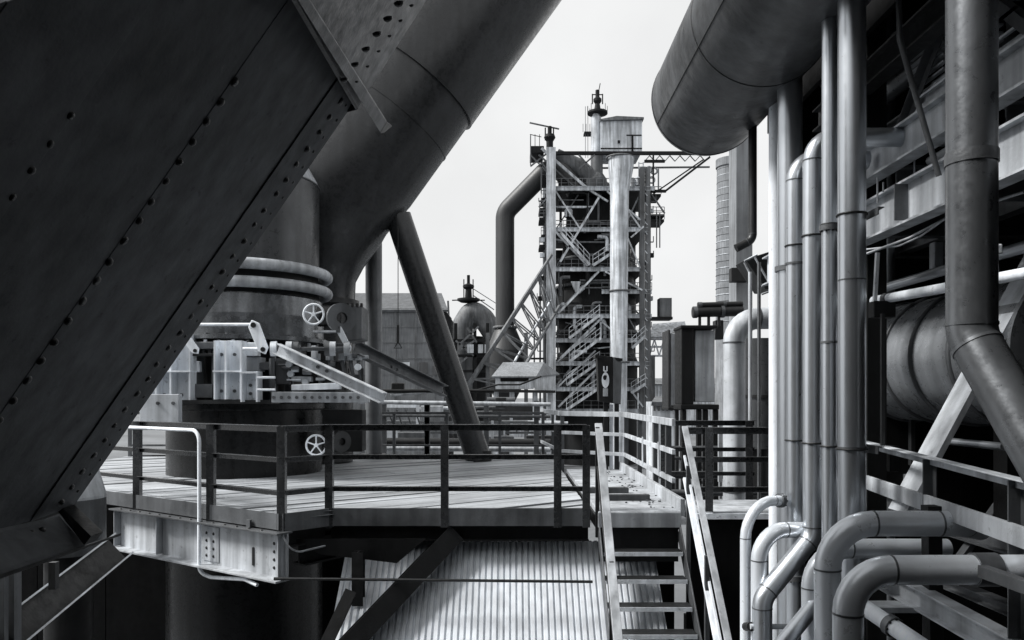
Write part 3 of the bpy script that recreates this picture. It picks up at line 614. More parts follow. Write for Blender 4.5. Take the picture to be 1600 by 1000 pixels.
for i in range(12):
    px = rm.uniform(430, 565); py = rm.uniform(545, 600); MB().lathe([(.0001, -.04), (.06, -.04), (.06, .04), (.0001, .04)], P(px, py, rm.uniform(13.6, 13.85)), 8, axis=rm.choice([(0, 1, 0), (1, 0, 0)])).build('coupling', rm.choice(['white', 'mid', 'light']), ves, bev=.006)
for px in (306, 318, 328): MB().tube([P(px, 540, 13.8), P(px, 556, 13.8)], .04, 8).build('control_rod', 'mid', ves)
for k in range(12): piece('bolt', BOLT, orient(P(428 + k * 12, 621, 13.3 + k * .022), (0, -1, 0)), ves)
for a_ in range(200, 345, 9):
    q = V(VX + 1.56 * math.cos(math.radians(a_)), VY + 1.56 * math.sin(math.radians(a_)), vz(538) - .02); MB().beam(q, q + V(0, 0, -.16), .05, .05, up=(0, 1, 0)).build('stud', 'light' if a_ % 2 else 'mid', ves)
for a_ in range(205, 340, 15):
    d_ = V(math.cos(math.radians(a_)), math.sin(math.radians(a_)), 0); q = V(VX, VY, 0) + d_ * 1.3; MB().beam(q + V(0, 0, vz(629)), q + V(0, 0, vz(540)), .22, .03, up=d_.cross(V(0, 0, 1))).build('web_rib', rm.choice(['mid', 'light', 'slate']), ves)
# valve stub, hand wheels
def wheel(c, R, parent, seg=28):
    c = Vector(c); hw = MB().torus(c, R, R * .11, axis=(0, 1, 0), seg=seg, ms=8).build('hand_wheel', 'white', parent)
    for k in range(5):
        a = math.pi / 2 + k * 2 * math.pi / 5; MB().tube([c, c + V(math.cos(a), 0, math.sin(a)) * R], R * .075, 8).build('spoke', 'white', hw)
    MB().lathe([(.0001, -.03), (R * .2, -.03), (R * .2, .03), (.0001, .03)], c, 14, axis=(0, 1, 0)).build('hub', 'white', hw)
    MB().tube([c, c + V(0, .45, 0)], .025, 8).build('stem', 'mid', hw)
wheel(P(490, 491, 13.35), .175, ves); wheel(P(494, 695.5, 13.5), .175, ves)
MB().tube([P(498, 494, 13.9), P(530, 494, 13.9)], .19, 24).build('valve_body', 'vessel_lo', ves)
MB().lathe([(.10, -.04), (.27, -.04), (.27, .04), (.10, .04)], P(533, 497, 13.75), 24, axis=(.55, -.83, 0)).build('valve_flange', 'mid', ves, bev=.008)
MB().slab([P(489, 516, 13.6), P(524, 516, 13.6), P(524, 519, 13.6), P(489, 519, 13.6)], (0, .25, 0)).build('shelf', 'light', ves)
MB().slab([P(540, 474, 14.2), P(566, 478, 14.4), P(566, 530, 14.4), P(540, 534, 14.2)], (0, .6, 0)).build('flange_box', 'mid', ves, bev=.02)
for k in range(4): MB().box(P(544 + k * 7, 477, 14.15), (.04, .08, .07)).build('flange_bolt', 'black', ves)
MB().tube([P(505, 690, 13.9), P(530, 690, 13.9)], .13, 20).build('drain_stub', 'vessel_lo', ves)
MB().lathe([(.07, -.035), (.19, -.035), (.19, .035), (.07, .035)], P(533, 690, 13.8), 22, axis=(.7, -.7, 0)).build('drain_flange', 'dark', ves, bev=.006)
MB().slab([P(500, 640, 14.4), P(566, 640, 14.6), P(566, 706, 14.8), P(520, 706, 14.6)], (0, .4, 0)).build('side_housing', 'black', ves, bev=.02)
# inclined operating arms
def arm(label, a, b, h, bw_, m):
    r_ = thing('operating_arm', label, 'arm', a); MB().channel(a, b, h, bw_, .02).build('channel_section', m, r_, bev=.004)
    c_ = Vector(a).lerp(Vector(b), .42); d_ = (Vector(b) - Vector(a)).normalized()
    MB().beam(c_ - d_ * .16 + V(0, -.012, 0), c_ + d_ * .16 + V(0, -.012, 0), .02, h * .8).build('splice_plate', m, r_)
    for k in (-1, 1): piece('bolt', BOLT, orient(c_ + d_ * .09 * k + V(0, -.022, 0), (0, -1, 0)), r_)
arm('pale inclined channel arm reaching from the vessel levers toward the platform', P(436, 545, 13.1), P(602, 622, 12.6), .19, .16, 'light')
arm('grey inclined channel arm reaching out behind the support column', P(553, 545, 13.9), P(690, 611, 16.4), .24, .16, 'mid')

# ================================================================== INCLINED GAS DUCT
du = thing('inclined_gas_duct', 'huge smooth slate-grey gas duct rising steeply behind the vessel', 'duct', P(505, 720, 17.3))
ax0, ax1 = P(507, 330, 17.3), P(927, -255, 17.3)
path = [P(505, 470, 17.3), P(505, 440, 17.3), P(505, 415, 17.3), P(506, 372, 17.3), ax0, ax0.lerp(ax1, .12), ax1]
MB().tube(path, [0.70, .72, .90, 1.30, 1.46, 1.47, 1.47], 64, caps=True).build('duct_shell', 'duct', du)
MB().tube([P(505, 720, 17.3), P(505, 475, 17.3)], .66, 40).build('lower_pipe', 'duct', du)
MB().tube([P(505, 478, 17.3), P(505, 470, 17.3)], .8, 40).build('flange', 'dark', du)
dd = (ax1 - ax0).normalized()
MB().tube([ax0.lerp(ax1, .342), ax1 + dd * .01], 1.525, 64).build('outer_sleeve', 'duct', du)
for t in (.342, .25):
    q = ax0.lerp(ax1, t); MB().tube([q - dd * .02, q + dd * .02], 1.53 if t > .3 else 1.485, 64).build('seam_band', 'duct', du)
col_ = thing('support_column', 'slim upright tubular column standing beneath the gas duct', 'column', P(584, 708, 18.6))
MB().tube([P(584, 713, 18.6), P(584, 330, 18.6)], .20, 24).build('shaft', 'mid', col_)
MB().tube([P(584, 713, 18.6), P(584, 709, 18.6)], .3, 24).build('base_plate', 'dark', col_)
so = thing('leaning_strut', 'thick dark tubular strut leaning from the deck up to the gas duct', 'strut', P(750, 720, 17.7))
MB().tube([P(748, 718, 17.7), P(622, 338, 17.4)], .295, 32).build('tube', 'duct', so)
MB().tube([P(750, 722, 17.7), P(750, 704, 17.7)], .27, 28).build('base_collar', 'black', so)
pd = thing('pull_chain', 'thin chain with a triangular pull handle hanging in front of the hall', 'chain', P(622, 545, 16))
MB().tube([P(622, 352, 16), P(622, 512, 16)], .009, 6).build('cord', 'black', pd)
MB().tube([P(622, 508, 16), P(622, 535, 16)], .022, 8).build('weight', 'black', pd)
MB().tube([P(622, 534, 16), P(616, 544, 16), P(628, 544, 16), P(622, 534, 16)], .012, 6).build('handle', 'black', pd)

exec_right = True
# ================================================================== RIGHT: OVERHEAD DUCT
od = thing('overhead_duct', 'large stained round duct with a dished end hanging overhead beside the pipes', 'duct', (2.375, 10, 3.75))
OX, OZ, OR = 2.54, 3.87, 0.72
MB().tube([V(OX, 0.5, OZ), V(OX, 10.0, OZ)], OR, 64).build('shell', 'overhead', od)
MB().lathe([(OR, 0), (OR * .97, .12), (OR * .86, .24), (OR * .6, .36), (OR * .3, .42), (.0001, .43)], (OX, 10.0, OZ), 64, axis=(0, 1, 0), hard=False).build('dished_end', 'overhead', od)
for yy in (10.0, 7.8, 5.6): MB().torus((OX, yy, OZ), OR, .008, axis=(0, 1, 0), seg=64, ms=6).build('weld_seam', 'dark', od)
MB().beam(V(OX - OR * .90, 2, OZ - OR * .44), V(OX - OR * .90, 10, OZ - OR * .44), .012, .012).build('weld_seam', 'dark', od)

for yy in (9.2, 6.9): MB().beam(V(OX + .3, yy, OZ + OR - .1), V(OX + .3, yy, 6.6), .06, .06, up=(0, 1, 0)).build('hanger', 'dark', od)

# ================================================================== RIGHT: VERTICAL PIPES
PX = 2.65
def vp(px, X=PX): return X * F / (px - 800.0)
grp = 'upright pipes beside the steel hall'
# thick downpipe under the overhead duct
Y = 7.95; cx = lambda px, Y: (px - 800) / F * Y
pipe_thing('downpipe', 'broad grey downpipe dropping from the overhead duct', 'pipe', [V(cx(1234, Y), Y, 5.2), V(cx(1234, Y), Y, GZ)], .125, 'pipe', group=grp, flanges=((0, .255, 1.2, .05),))
Y = 8.6
pipe_thing('downpipe', 'pale half-hidden downpipe at the edge of the pipe row, narrow and upright', 'pipe', [V(cx(1212, Y), Y, 5.2), V(cx(1212, Y), Y, -3.6)], .075, 'white', group=grp)
Y = 9.3
pipe_thing('downpipe', 'thin dark pipe below the overhead duct, its foot curling outward', 'pipe', [V(cx(1176, Y), Y, 4.4), P(1176, 375, Y), P(1150, 388, Y)], .05, 'dark', fil=.12, group=grp)
pipe_thing('elbow_pipe', 'upright pipe whose upper elbow turns into the hall, lower of two', 'pipe', [V(3.4, 7.35, cx(800 + 620 - 250, 7.35)), P(1243, 250, 7.35), P(1243, 830, 7.35), P(1243, 1250, 7.35)], .088, 'pipe', fil=.2, group=grp, flanges=((1, .28, 1.12, .02), (2, .17, 1.3, .05)))
pipe_thing('elbow_pipe', 'upright pipe with the higher upper elbow, stepping aside in a slanted jog below', 'pipe', [V(4.2, 6.9, cx(800 + 620 - 212, 6.9)), P(1270, 217, 6.9), P(1270, 838, 6.9), P(1191, 935, 6.75), P(1191, 1250, 6.75)], .086, 'pipe', fil=.2, group=grp)
pipe_thing('riser_pipe', 'slim upright pipe with a small clamp, left of the thickest riser', 'pipe', [P(1296, -200, 6.45), P(1296, 850, 6.45), P(1296, 1250, 6.45)], .062, 'pipe', fil=.2, group=grp, seams=False, flanges=((0, .53, 1.3, .045), (0, .70, 1.12, .02)))
pipe_thing('riser_pipe', 'thickest bright-edged riser pipe in front of the hall opening', 'pipe', [P(1331, -200, 6.1), P(1331, 1250, 6.1)], .105, 'pipe', group=grp, flanges=((0, .44, 1.03, .012), (0, .62, 1.03, .012)))
# foot elbows
grp2 = 'elbowed pipes at the foot of the pipe row'
pipe_thing('foot_elbow_pipe', 'slim pipe rising to a wide elbow flanged into the upright pipe', 'pipe', [P(1165, 1300, 7.1), P(1165, 782, 7.1), P(1224, 782, 7.3)], .050, 'pipe_brightened', fil=.33, group=grp2, flanges=((1, .92, 1.35, .04),))
pipe_thing('foot_elbow_pipe', 'pipe elbow tucked just below and inside the flanged slim elbow', 'pipe', [P(1186, 1300, 6.9), P(1186, 828, 6.9), P(1290, 828, 7.1)], .072, 'pipe_brightened', fil=.26, group=grp2)
pipe_thing('foot_elbow_pipe', 'large upper elbow pipe turning to run level below the railing', 'pipe', [P(1293, 1300, 5.55), P(1293, 818, 5.55), P(1502, 818, 5.55), P(1530, 826, 6.3)], .092, 'pipe_brightened', fil=.33, group=grp2, seg=28)
pipe_thing('foot_elbow_pipe', 'darker pipe running level just behind the large upper elbow', 'pipe', [P(1268, 1300, 5.9), P(1268, 857, 5.9), P(1480, 857, 5.95)], .075, 'pipe_brightened', fil=.3, group=grp2)
pipe_thing('foot_elbow_pipe', 'large lowest elbow pipe closest to the viewer with a dark collar', 'pipe', [P(1325, 1400, 4.6), P(1325, 891, 4.6), P(1760, 889, 4.6)], .088, 'pipe_brightened', fil=.26, group=grp2, seg=28, flanges=((1, .49, 1.14, .14),))
pipe_thing('foot_elbow_pipe', 'short slanting pipe climbing behind the lowest elbows', 'pipe', [P(1195, 1040, 5.6), P(1285, 930, 5.9)], .06, 'pipe', group=grp2)
pipe_thing('foot_elbow_pipe', 'bright slanting pipe descending beneath the lowest elbow', 'pipe', [P(1345, 945, 5.3), P(1470, 1030, 4.6)], .055, 'white', group=grp2, flanges=((0, .42, 1.25, .05),))
sup = thing('pipe_bracket', 'short horizontal bracket bar tying the foot elbow pipes together', 'bracket', P(1175, 980, 6.8))
MB().tube([P(1172, 979, 6.75), P(1232, 979, 6.8)], .024, 10).build('bar', 'light', sup); MB().tube([P(1166, 979, 7.0), P(1174, 979, 6.75)], .04, 10).build('clip', 'black', sup)
for py, lb in ((352, 'upper bracket bar with clips holding the upright pipes'), (690, 'lower bracket bar with clips holding the upright pipes')):
    bk_ = thing('pipe_support', lb, 'bracket', P(1290, py, 6.6)); a_, b_ = V(2.86, 5.95, 0), V(2.86, 8.2, 0)
    zz = (620 - py) / F * 6.6; MB().angle(a_ + V(0, 0, zz), b_ + V(0, 0, zz), .05, .06, .008).build('bar', 'mid', bk_)
    for px, Y_, r_ in ((1331, 6.1, .105), (1296, 6.45, .062), (1270, 6.9, .086), (1243, 7.35, .088)):
        c_ = V((px - 800) / F * Y_, Y_, zz - .03); MB().torus(c_, r_ + .006, .009, seg=20, ms=6).build('clip', 'dark', bk_)
# near big bent pipe
pipe_thing('bent_downpipe', 'broad dark pipe with a band, bending outward at its lower end', 'pipe', [P(1518, -150, 4.5), P(1518, 525, 4.5), P(1660, 770, 4.0)], .135, 'pipe_dk', fil=.25, seg=32, flanges=((0, .59, 1.05, .07),))
pipe_thing('cross_pipe', 'bright level pipe inside the hall crossing above the drum', 'pipe', [P(1365, 470, 7.2), P(1640, 420, 5.2)], .042, 'white', flanges=((0, .1, 1.2, .06),))
# pipe with elbow beyond the landing
pipe_thing('landing_pipe', 'stout pale upright pipe with an elbow behind the landing railing', 'pipe', [P(1147, 900, 13.2), P(1147, 498, 13.2), P(1225, 497, 13.2)], .185, 'light', fil=.42, seg=28, flanges=((0, .33, 1.05, .03),))
pipe_thing('landing_post', 'slim pale upright tube beside the stout landing pipe', 'pipe', [P(1172, 900, 12.6), P(1172, 425, 12.6)], .03, 'light')
pipe_thing('landing_post', 'slim dark-sided upright angle closer to the pipe row', 'pipe', [P(1186, 900, 12.0), P(1186, 410, 12.0)], .028, 'mid')

# ================================================================== RIGHT: STEEL HALL
ha = thing('steel_hall', 'black steel-framed hall open at its side behind the row of pipes', 'hall', (5, 6, GZ))
MB().box((8.8, 3.5, -1.5), (.2, 15, 17)).build('back_wall', 'shade_black', ha)
MB().box((6.25, 10.9, -1.5), (4.9, .2, 17)).build('end_wall', 'shade_black', ha)
MB().box((6.3, 3.5, 6.3), (5.2, 15, .2)).build('roof', 'shade_black', ha)
MB().box((3.62, 4.6, 5.0), (.06, 12.4, 2.6)).build('upper_cladding', 'shade_black', ha)
MB().box((6.3, 3.5, -5.0), (4.8, 14.6, .2)).build('lower_floor', 'shade_black', ha)
def hbeam(X, y0, y1, z0, z1, m='light', name='beam', bw_=.16): MB().ibeam(V(X, y0, (z0 + z1) / 2), V(X, y1, (z0 + z1) / 2), z1 - z0, bw_, tf=.02, tw=.02).build(name, m, ha)
hbeam(3.5, 2.5, 10.5, 1.52, 1.90, 'light'); hbeam(3.5, 2.5, 9.0, 2.10, 2.42, 'light'); hbeam(3.6, 2.5, 9.0, 3.1, 3.35, 'dark')
for yy in (4.9, 6.75, 8.6): MB().beam(V(3.42, yy, 1.55), V(3.42, yy, 1.87), .01, .12, up=(1, 0, 0)).build('stiffener', 'mid', ha)
for yy, X_ in ((5.15, 3.75), (8.0, 3.75), (10.6, 3.75), (2.2, 3.75)):
    MB().ibeam(V(X_, yy, -6), V(X_, yy, 6.2), .22, .2, up=(0, 1, 0)).build('column', 'black', ha)
# light pieces of louvre wall deeper in
for (y0, y1) in ((5.4, 6.0), (6.35, 7.0), (7.6, 8.4), (9.2, 9.9)):
    for k in range(5):
        MB().beam(V(4.6, y0, 3.05 + k * .10 + (y0 - 5) * .22), V(4.6, y1, 3.05 + k * .10 + (y0 - 5) * .22), .02, .028).build('louvre_slat', 'mid', ha)
    MB().beam(V(4.6, y0, 2.78 + (y0 - 5) * .22), V(4.6, y1, 2.78 + (y0 - 5) * .22), .02, .17).build('cladding_strip', 'light', ha)
MB().beam(V(3.9, 5.6, 2.72), V(3.9, 7.6, 2.72), .02, .12).build('cladding_strip', 'light', ha)
MB().beam(V(3.9, 5.6, 2.86), V(3.9, 7.6, 2.86), .03, .02).build('ledge', 'white', ha)
# thin hanger rods between beams
for px, a, b in ((1371, 277, 318), (1429, 240, 287), (1380, 285, 300)): MB().tube([P(px, a, 6.9), P(px, b, 6.9)], .008, 6).build('hanger_rod', 'light', ha)
MB().tube([P(1403, -40, 6.0), P(1406, 62, 6.0), P(1467, 275, 6.0)], .022, 10, .1).build('drain_pipe', 'mid', ha)
MB().tube([P(1350, 398, 7.2), P(1420, 372, 6.8), P(1490, 335, 6.4), P(1600, 300, 5.6)], .012, 6, .2).build('cable', 'light', ha)
MB().tube([P(1352, 390, 7.2), P(1405, 384, 6.9), P(1440, 368, 6.7), P(1482, 338, 6.4)], .009, 6, .2).build('cable', 'light', ha)
MB().tube([P(1345, 212, 7.2), P(1425, 212, 7.0)], .07, 16).build('branch_pipe', 'white', ha)
MB().beam(P(1371, 395, 6.9), P(1367, 470, 6.9), .03, .03, up=(0, 1, 0)).build('hanger_rod', 'light', ha)
MB().beam(P(1379, 490, 6.9), P(1379, 700, 6.9), .03, .03, up=(0, 1, 0)).build('hanger_rod', 'dark', ha)
MB().box(P(1378, 484, 7.0), (.2, .12, .15)).build('junction_box', 'black', ha, bev=.01)
hbeam(4.4, 2.5, 10.5, 2.9, 3.15, 'mid'); hbeam(5.2, 2.5, 10.5, 1.9, 2.3, 'mid'); hbeam(5.6, 2.5, 10.5, 3.4, 3.8, 'dark'); hbeam(4.3, 2.5, 10.5, -1.35, -1.1, 'mid')
for yy in (5.6, 7.2, 8.9, 10.2): MB().ibeam(V(3.6, yy, 2.0), V(8.4, yy, 2.0), .3, .16).build('cross_beam', 'slate', ha)
for (a, b, r_, m_) in (((3.9, 4.0, 2.65), (3.9, 10.4, 2.65), .07, 'pipe'), ((4.1, 4.0, 1.2), (4.1, 10.4, 1.2), .05, 'pipe'), ((4.3, 4, 3.5), (4.3, 10.4, 3.5), .12, 'pipe_dk'), ((5.2, 7.4, -4), (5.2, 7.4, 5), .1, 'pipe_dk'), ((4.9, 10.0, -4), (4.9, 10.0, 5), .08, 'pipe')):
    MB().tube([a, b], r_, 14).build('service_pipe', m_, ha)
for y0, z0, y1, z1 in ((5.3, 2.4, 7.9, 5.0), (7.9, 2.4, 5.3, 5.0), (8.1, 2.4, 10.4, 5.0)): MB().angle(V(3.85, y0, z0), V(3.85, y1, z1), .09, .09, .012).build('brace', 'mid', ha)
rh = random.Random(9)
for i in range(30):
    X_ = rh.uniform(3.85, 5.6); y0 = rh.uniform(5.2, 9.6); z0 = rh.uniform(-1.2, 4.6); k = rh.random(); m_ = rh.choice(['mid', 'slate', 'light', 'pipe', 'dark'])
    if .9 > abs(z0 - .42) and X_ > 4.0: z0 += 1.7
    if k < .4: MB().tube([V(X_, y0, z0), V(X_, y0 + rh.uniform(.5, 1.6), z0)], rh.uniform(.015, .05), 8).build('service_pipe', m_, ha)
    elif k < .7: MB().beam(V(X_, y0, z0), V(X_, y0, z0 + rh.uniform(.3, 1.2)), .05, .07, up=(0, 1, 0)).build('hanger', m_, ha)
    else: MB().box(V(X_, y0, z0), (.1, rh.uniform(.1, .35), rh.uniform(.08, .3))).build('junction_box', m_, ha, bev=.01)
for (y0, y1, z0) in ((6.2, 6.75, 2.75), (5.35, 5.9, 3.35), (7.0, 7.6, 3.0)):      # louvred vents behind the drain pipe
    lv = MB().beam(V(3.96, y0, z0 - .12), V(3.96, y1, z0 - .12), .02, .13).build('louvre_sill', 'light', ha)
    for k in range(6): MB().beam(V(3.95, y0, z0 + k * .065), V(3.95, y1, z0 + k * .065), .04, .016).build('slat', 'light', lv)
# cross bracing behind the railing
MB().beam(P(1690, 270, 6.6), P(1405, 800, 6.6), .05, .30, up=(0, 1, 0)).build('brace', 'light', ha)
MB().beam(P(1690, 610, 7.2), P(1480, 900, 7.2), .05, .10, up=(0, 1, 0)).build('brace', 'mid', ha)
MB().slab([P(1555, 195, 5.6), P(1575, 180, 5.6), P(1577, 215, 5.6), P(1556, 225, 5.6)], (0.03, .0, 0)).build('vent_plate', 'light', ha)
MB().slab([P(1556, 112 - 80, 5.6), P(1584, 10, 5.6), P(1584, 12, 5.6), P(1556, 35, 5.6)], (0.03, 0, 0)).build('vent_plate', 'light', ha)
MB().slab([P(1556, 222, 5.6), P(1582, 208, 5.6), P(1582, 210, 5.6), P(1556, 226, 5.6)], (0.03, 0, 0)).build('ledge', 'white', ha)
MB().box(P(1558, 390, 5.2), (.05, .05, .07)).build('lamp_housing', 'white', ha, bev=.01)
# open grating ladder seen low through the gap
for k in range(7): MB().beam(P(1346, 645 + k * 13, 8.6), P(1374, 645 + k * 13, 8.6), .03, .03).build('rung', 'light', ha)
MB().beam(P(1376, 630, 8.6), P(1376, 740, 8.6), .04, .04, up=(0, 1, 0)).build('ladder_side', 'mid', ha)
for (a, b, h, m_) in ((P(1385, 905, 6.0), P(1620, 1035, 4.6), .16, 'light'), (P(1430, 890, 7), P(1650, 980, 5), .08, 'mid')):
    MB().ibeam(a, b, h, .12).build('floor_beam', m_, ha)
MB().box(P(1400, 948, 5.7), (.34, .2, .04)).build('step_plate', 'light', ha, bev=.004)
MB().beam(P(1460, 1100, 5.6), P(1455, 790, 5.6), .1, .1, up=(0, 1, 0)).build('column', 'black', ha)
# hall railing
hr = thing('hall_railing', 'light two-rail railing in front of the drum inside the hall', 'railing', P(1450, 800, 6.0))
MB().angle(P(1345, 688, 7.5), P(1650, 762, 4.25), .09, .07, .01).build('top_rail', 'light', hr, bev=.003)
MB().beam(P(1345, 750, 7.5), P(1650, 858, 4.25), .03, .13).build('mid_rail', 'light', hr, bev=.003)
for px, Y in ((1450, 6.0), (1585, 4.75)):
    t_ = (px - 1345) / 305; MB().angle(P(px, 1000, Y), P(px, 692 + 74 * t_, Y), .09, .05, .012, up=(0, 1, 0)).build('post', 'mid', hr, bev=.003)
MB().beam(P(1535, 892, 4.4), P(1640, 930, 3.9), .06, .07).build('kick_rail', 'mid', hr, bev=.003)
# drum
dr = thing('horizontal_drum', 'large banded dark drum lying inside the hall', 'drum', (4.85, 8, -.3))
MB().tube([V(4.85, 6.4, .42), V(4.85, 10.2, .42)], .70, 56).build('shell', 'drum', dr)
for yy in (7.3, 8.0, 8.6, 9.3): MB().torus((4.85, yy, .42), .70, .03, axis=(0, 1, 0), seg=56, ms=8).build('hoop', 'mid', dr)
for yy in (7.0, 9.4): MB().box((4.85, yy, -.9), (.8, .2, 1.4)).build('saddle', 'shade_black', dr)

# ================================================================== MID DISTANCE, RIGHT OF THE WALKWAY
def panel_box(r_, name, px0, px1, py0, py1, Y, dep, m): return MB().slab([P(px0, py0, Y), P(px1, py0, Y), P(px1, py1, Y), P(px0, py1, Y)], (0, dep, 0)).build(name, m, r_, bev=.02)
cab = thing('filter_cabinet', 'tall pale-fronted steel cabinet on legs with a dark corner', 'cabinet', P(1090, 690, 19))
panel_box(cab, 'side_panel', 1065, 1084, 512, 632, 18.9, .8, 'black'); panel_box(cab, 'front_panel', 1086, 1117, 516, 628, 19, .8, 'light')
panel_box(cab, 'base_frame', 1064, 1124, 632, 640, 18.8, .9, 'black'); panel_box(cab, 'top_frame', 1064, 1122, 508, 513, 18.8, .9, 'black')
for px in (1066, 1090, 1100, 1116): panel_box(cab, 'leg', px, px + 7, 640, 800, 18.9, .2, 'black')
cab2 = thing('filter_cabinet', 'narrow pale cabinet behind the dark-cornered one', 'cabinet', P(1052, 690, 22))
panel_box(cab2, 'front_panel', 1048, 1060, 520, 634, 22, .9, 'light'); panel_box(cab2, 'frame', 1060, 1063.5, 515, 640, 21.9, .9, 'black'); panel_box(cab2, 'frame', 1044, 1047.5, 515, 640, 21.9, .9, 'dark')
panel_box(cab2, 'leg', 1056, 1061, 640, 780, 22, .2, 'black'); panel_box(cab2, 'base_frame', 1044, 1064, 636, 641, 21.8, 1, 'black')
for i, (py, x0, r_) in enumerate(((488, 1082, .13), (477, 1090, .07))):
    pipe_thing('header_pipe', ['thick dark level pipe above the tall cabinet', 'thinner dark level pipe resting over the thick one'][i], 'pipe', [P(x0, py, 19.4), P(1160, py - 2, 19.4)], r_, 'dark', flanges=((0, .05, 1.15, .1), (0, .6, 1.2, .08)))
tr_ = thing('pipe_trestle', 'short dark legs carrying the level pipes over the cabinet', 'trestle', P(1105, 512, 19.4))
for px in (1092, 1106, 1122): panel_box(tr_, 'leg', px, px + 4, 492, 510, 19.4, .1, 'dark')
panel_box(tr_, 'hopper', 1118, 1131, 500, 530, 19.6, .3, 'dark')
tw = thing('vent_tower', 'pale smooth upright vent tower behind the thin curling pipe', 'tower', P(1158, 800, 24))
panel_box(tw, 'shaft', 1150, 1176, 200, 800, 24, .8, 'chim'); panel_box(tw, 'vent_hood', 1143, 1170, 418, 440, 23.6, .3, 'black')
hop = thing('chute_hopper', 'dark tapering chute with thin braces beside the vent tower', 'hopper', P(1190, 450, 13))
MB().slab([P(1165, 405, 13), P(1212, 390, 13), P(1212, 452, 13), P(1196, 452, 13)], (0, .6, 0)).build('chute', 'dark', hop, bev=.01)
for a, b in ((P(1163, 408, 12.9), P(1183, 398, 12.9)), (P(1178, 400, 12.9), P(1202, 442, 12.9)), (P(1190, 447, 12.9), P(1214, 440, 12.9)), (P(1190, 460, 12.9), P(1214, 451, 12.9)), (P(1163, 410, 12.9), P(1174, 432, 12.9))):
    MB().tube([a, b], .018, 6).build('brace', 'light', hop)
tnk = thing('standing_tank', 'dark upright tank half hidden behind the stout landing pipe', 'tank', P(1190, 800, 15))
MB().tube([P(1188, 700, 15.4), P(1188, 530, 15.4)], .36, 32).build('shell', 'vessel', tnk); MB().tube([P(1188, 622, 15.4), P(1188, 617, 15.4)], .38, 32).build('hoop', 'black', tnk)
MB().tube([P(1188, 800, 15.4), P(1188, 700, 15.4)], .2, 20).build('skirt', 'black', tnk)
for i, (py0, X0, X1, Y, r_) in enumerate(((700, 1040, 1260, 17, .05), (742, 1030, 1260, 16, .08), (716, 1050, 1260, 18, .04), (770, 1040, 1240, 14, .06))):
    pipe_thing('level_pipe', ['thin level pipe behind the black landing railing', 'stout level pipe low behind the landing railing', 'thinnest level pipe between the landing rails', 'lowest level pipe behind the landing posts'][i], 'pipe', [P(X0, py0, Y), P(X1, py0, Y)], r_, 'mid')
ch2 = thing('chimney', 'tall banded pale brick chimney behind the overhead duct', 'chimney', P(1143, 700, 100))
cc = P(1143, 620, 100); z2 = lambda py: (620 - py) / F * 100
MB().lathe([(2.15, GZ), (1.85, z2(252)), (1.5, z2(252))], (cc.x, cc.y, 0), 32).build('shaft', 'chim', ch2)
for k in range(24): MB().torus((cc.x, cc.y, z2(266 + k * 10.3)), 1.84 + k * .0085, .05, seg=32, ms=6).build('band', 'far_light' if k % 2 else 'far_steel', ch2)
MB().lathe([(2.0, z2(262)), (2.0, z2(250)), (1.5, z2(250))], (cc.x, cc.y, 0), 32).build('cap', 'chim', ch2)

# ================================================================== BLAST FURNACE
TY = 110.0
bf = thing('blast_furnace', 'tall dark blast furnace tower wrapped in braced galleries, stairs and railings', 'furnace', P(935, 729, TY))
def T(px, py, dy=0): return P(px, py, TY + dy)
def TZ(px, py, dy=0):          # same true position as seen at the front plane, but deeper
    p = P(px, py, TY); return V(p.x, TY + dy, p.z)
def bar(a, b, wpx, name='brace', m='far_steel', parent=bf): w_ = wpx / F * TY; return MB().beam(a, b, w_, w_, up=(0, 1, 0)).build(name, m, parent)
DEP = 13.0
for px, wp, m_ in ((861, 14, 'far_light'), (1003, 8, 'far_steel'), (1012, 7, 'far_steel')):
    for dy in (0, DEP):
        w_ = wp / F * TY; MB().ibeam(V(TZ(px, 0, dy).x, TY + dy, GZ), TZ(px, 232 if px < 900 else 262, dy), w_, w_, up=(0, 1, 0)).build('column', m_, bf)
bar(V(TZ(853, 0).x, TY + 3, GZ), TZ(853, 300, 3), 4, 'column'); bar(V(TZ(846, 0).x, TY + 5, GZ), TZ(846, 420, 5), 3, 'column')
levels = [(293, 862, 1022), (357, 862, 1012), (419, 866, 1008), (454, 940, 1018), (492, 850, 1018), (530, 866, 1000), (566, 862, 1014), (606, 862, 1006), (640, 862, 1006)]
def gallery_rail(px0, px1, py, dy, parent, h=14):
    MB().beam(TZ(px0, py - h, dy), TZ(px1, py - h, dy), .09, .09).build('rail', 'far_steel', parent); MB().beam(TZ(px0, py - h / 2, dy), TZ(px1, py - h / 2, dy), .07, .07).build('rail', 'far_steel', parent)
    n_ = max(2, int((px1 - px0) / 11))
    for i in range(n_ + 1): q = px0 + (px1 - px0) * i / n_; MB().beam(TZ(q, py, dy), TZ(q, py - h, dy), .08, .08, up=(0, 1, 0)).build('baluster', 'far_steel', parent)
for py, x0, x1 in levels:
    fl = MB().slab([TZ(x0, py + 1.5), TZ(x1, py + 1.5), TZ(x1, py + 1.5, DEP), TZ(x0, py + 1.5, DEP)], (0, 0, -.25)).build('gallery_floor', 'far_dark', bf)
    MB().ibeam(TZ(x0, py + 2, -.15), TZ(x1, py + 2, -.15), .6, .35).build('edge_beam', 'far_light', fl)
    if py not in (357, 454): gallery_rail(x0 + 4, x1 - 2, py, -.1, fl)
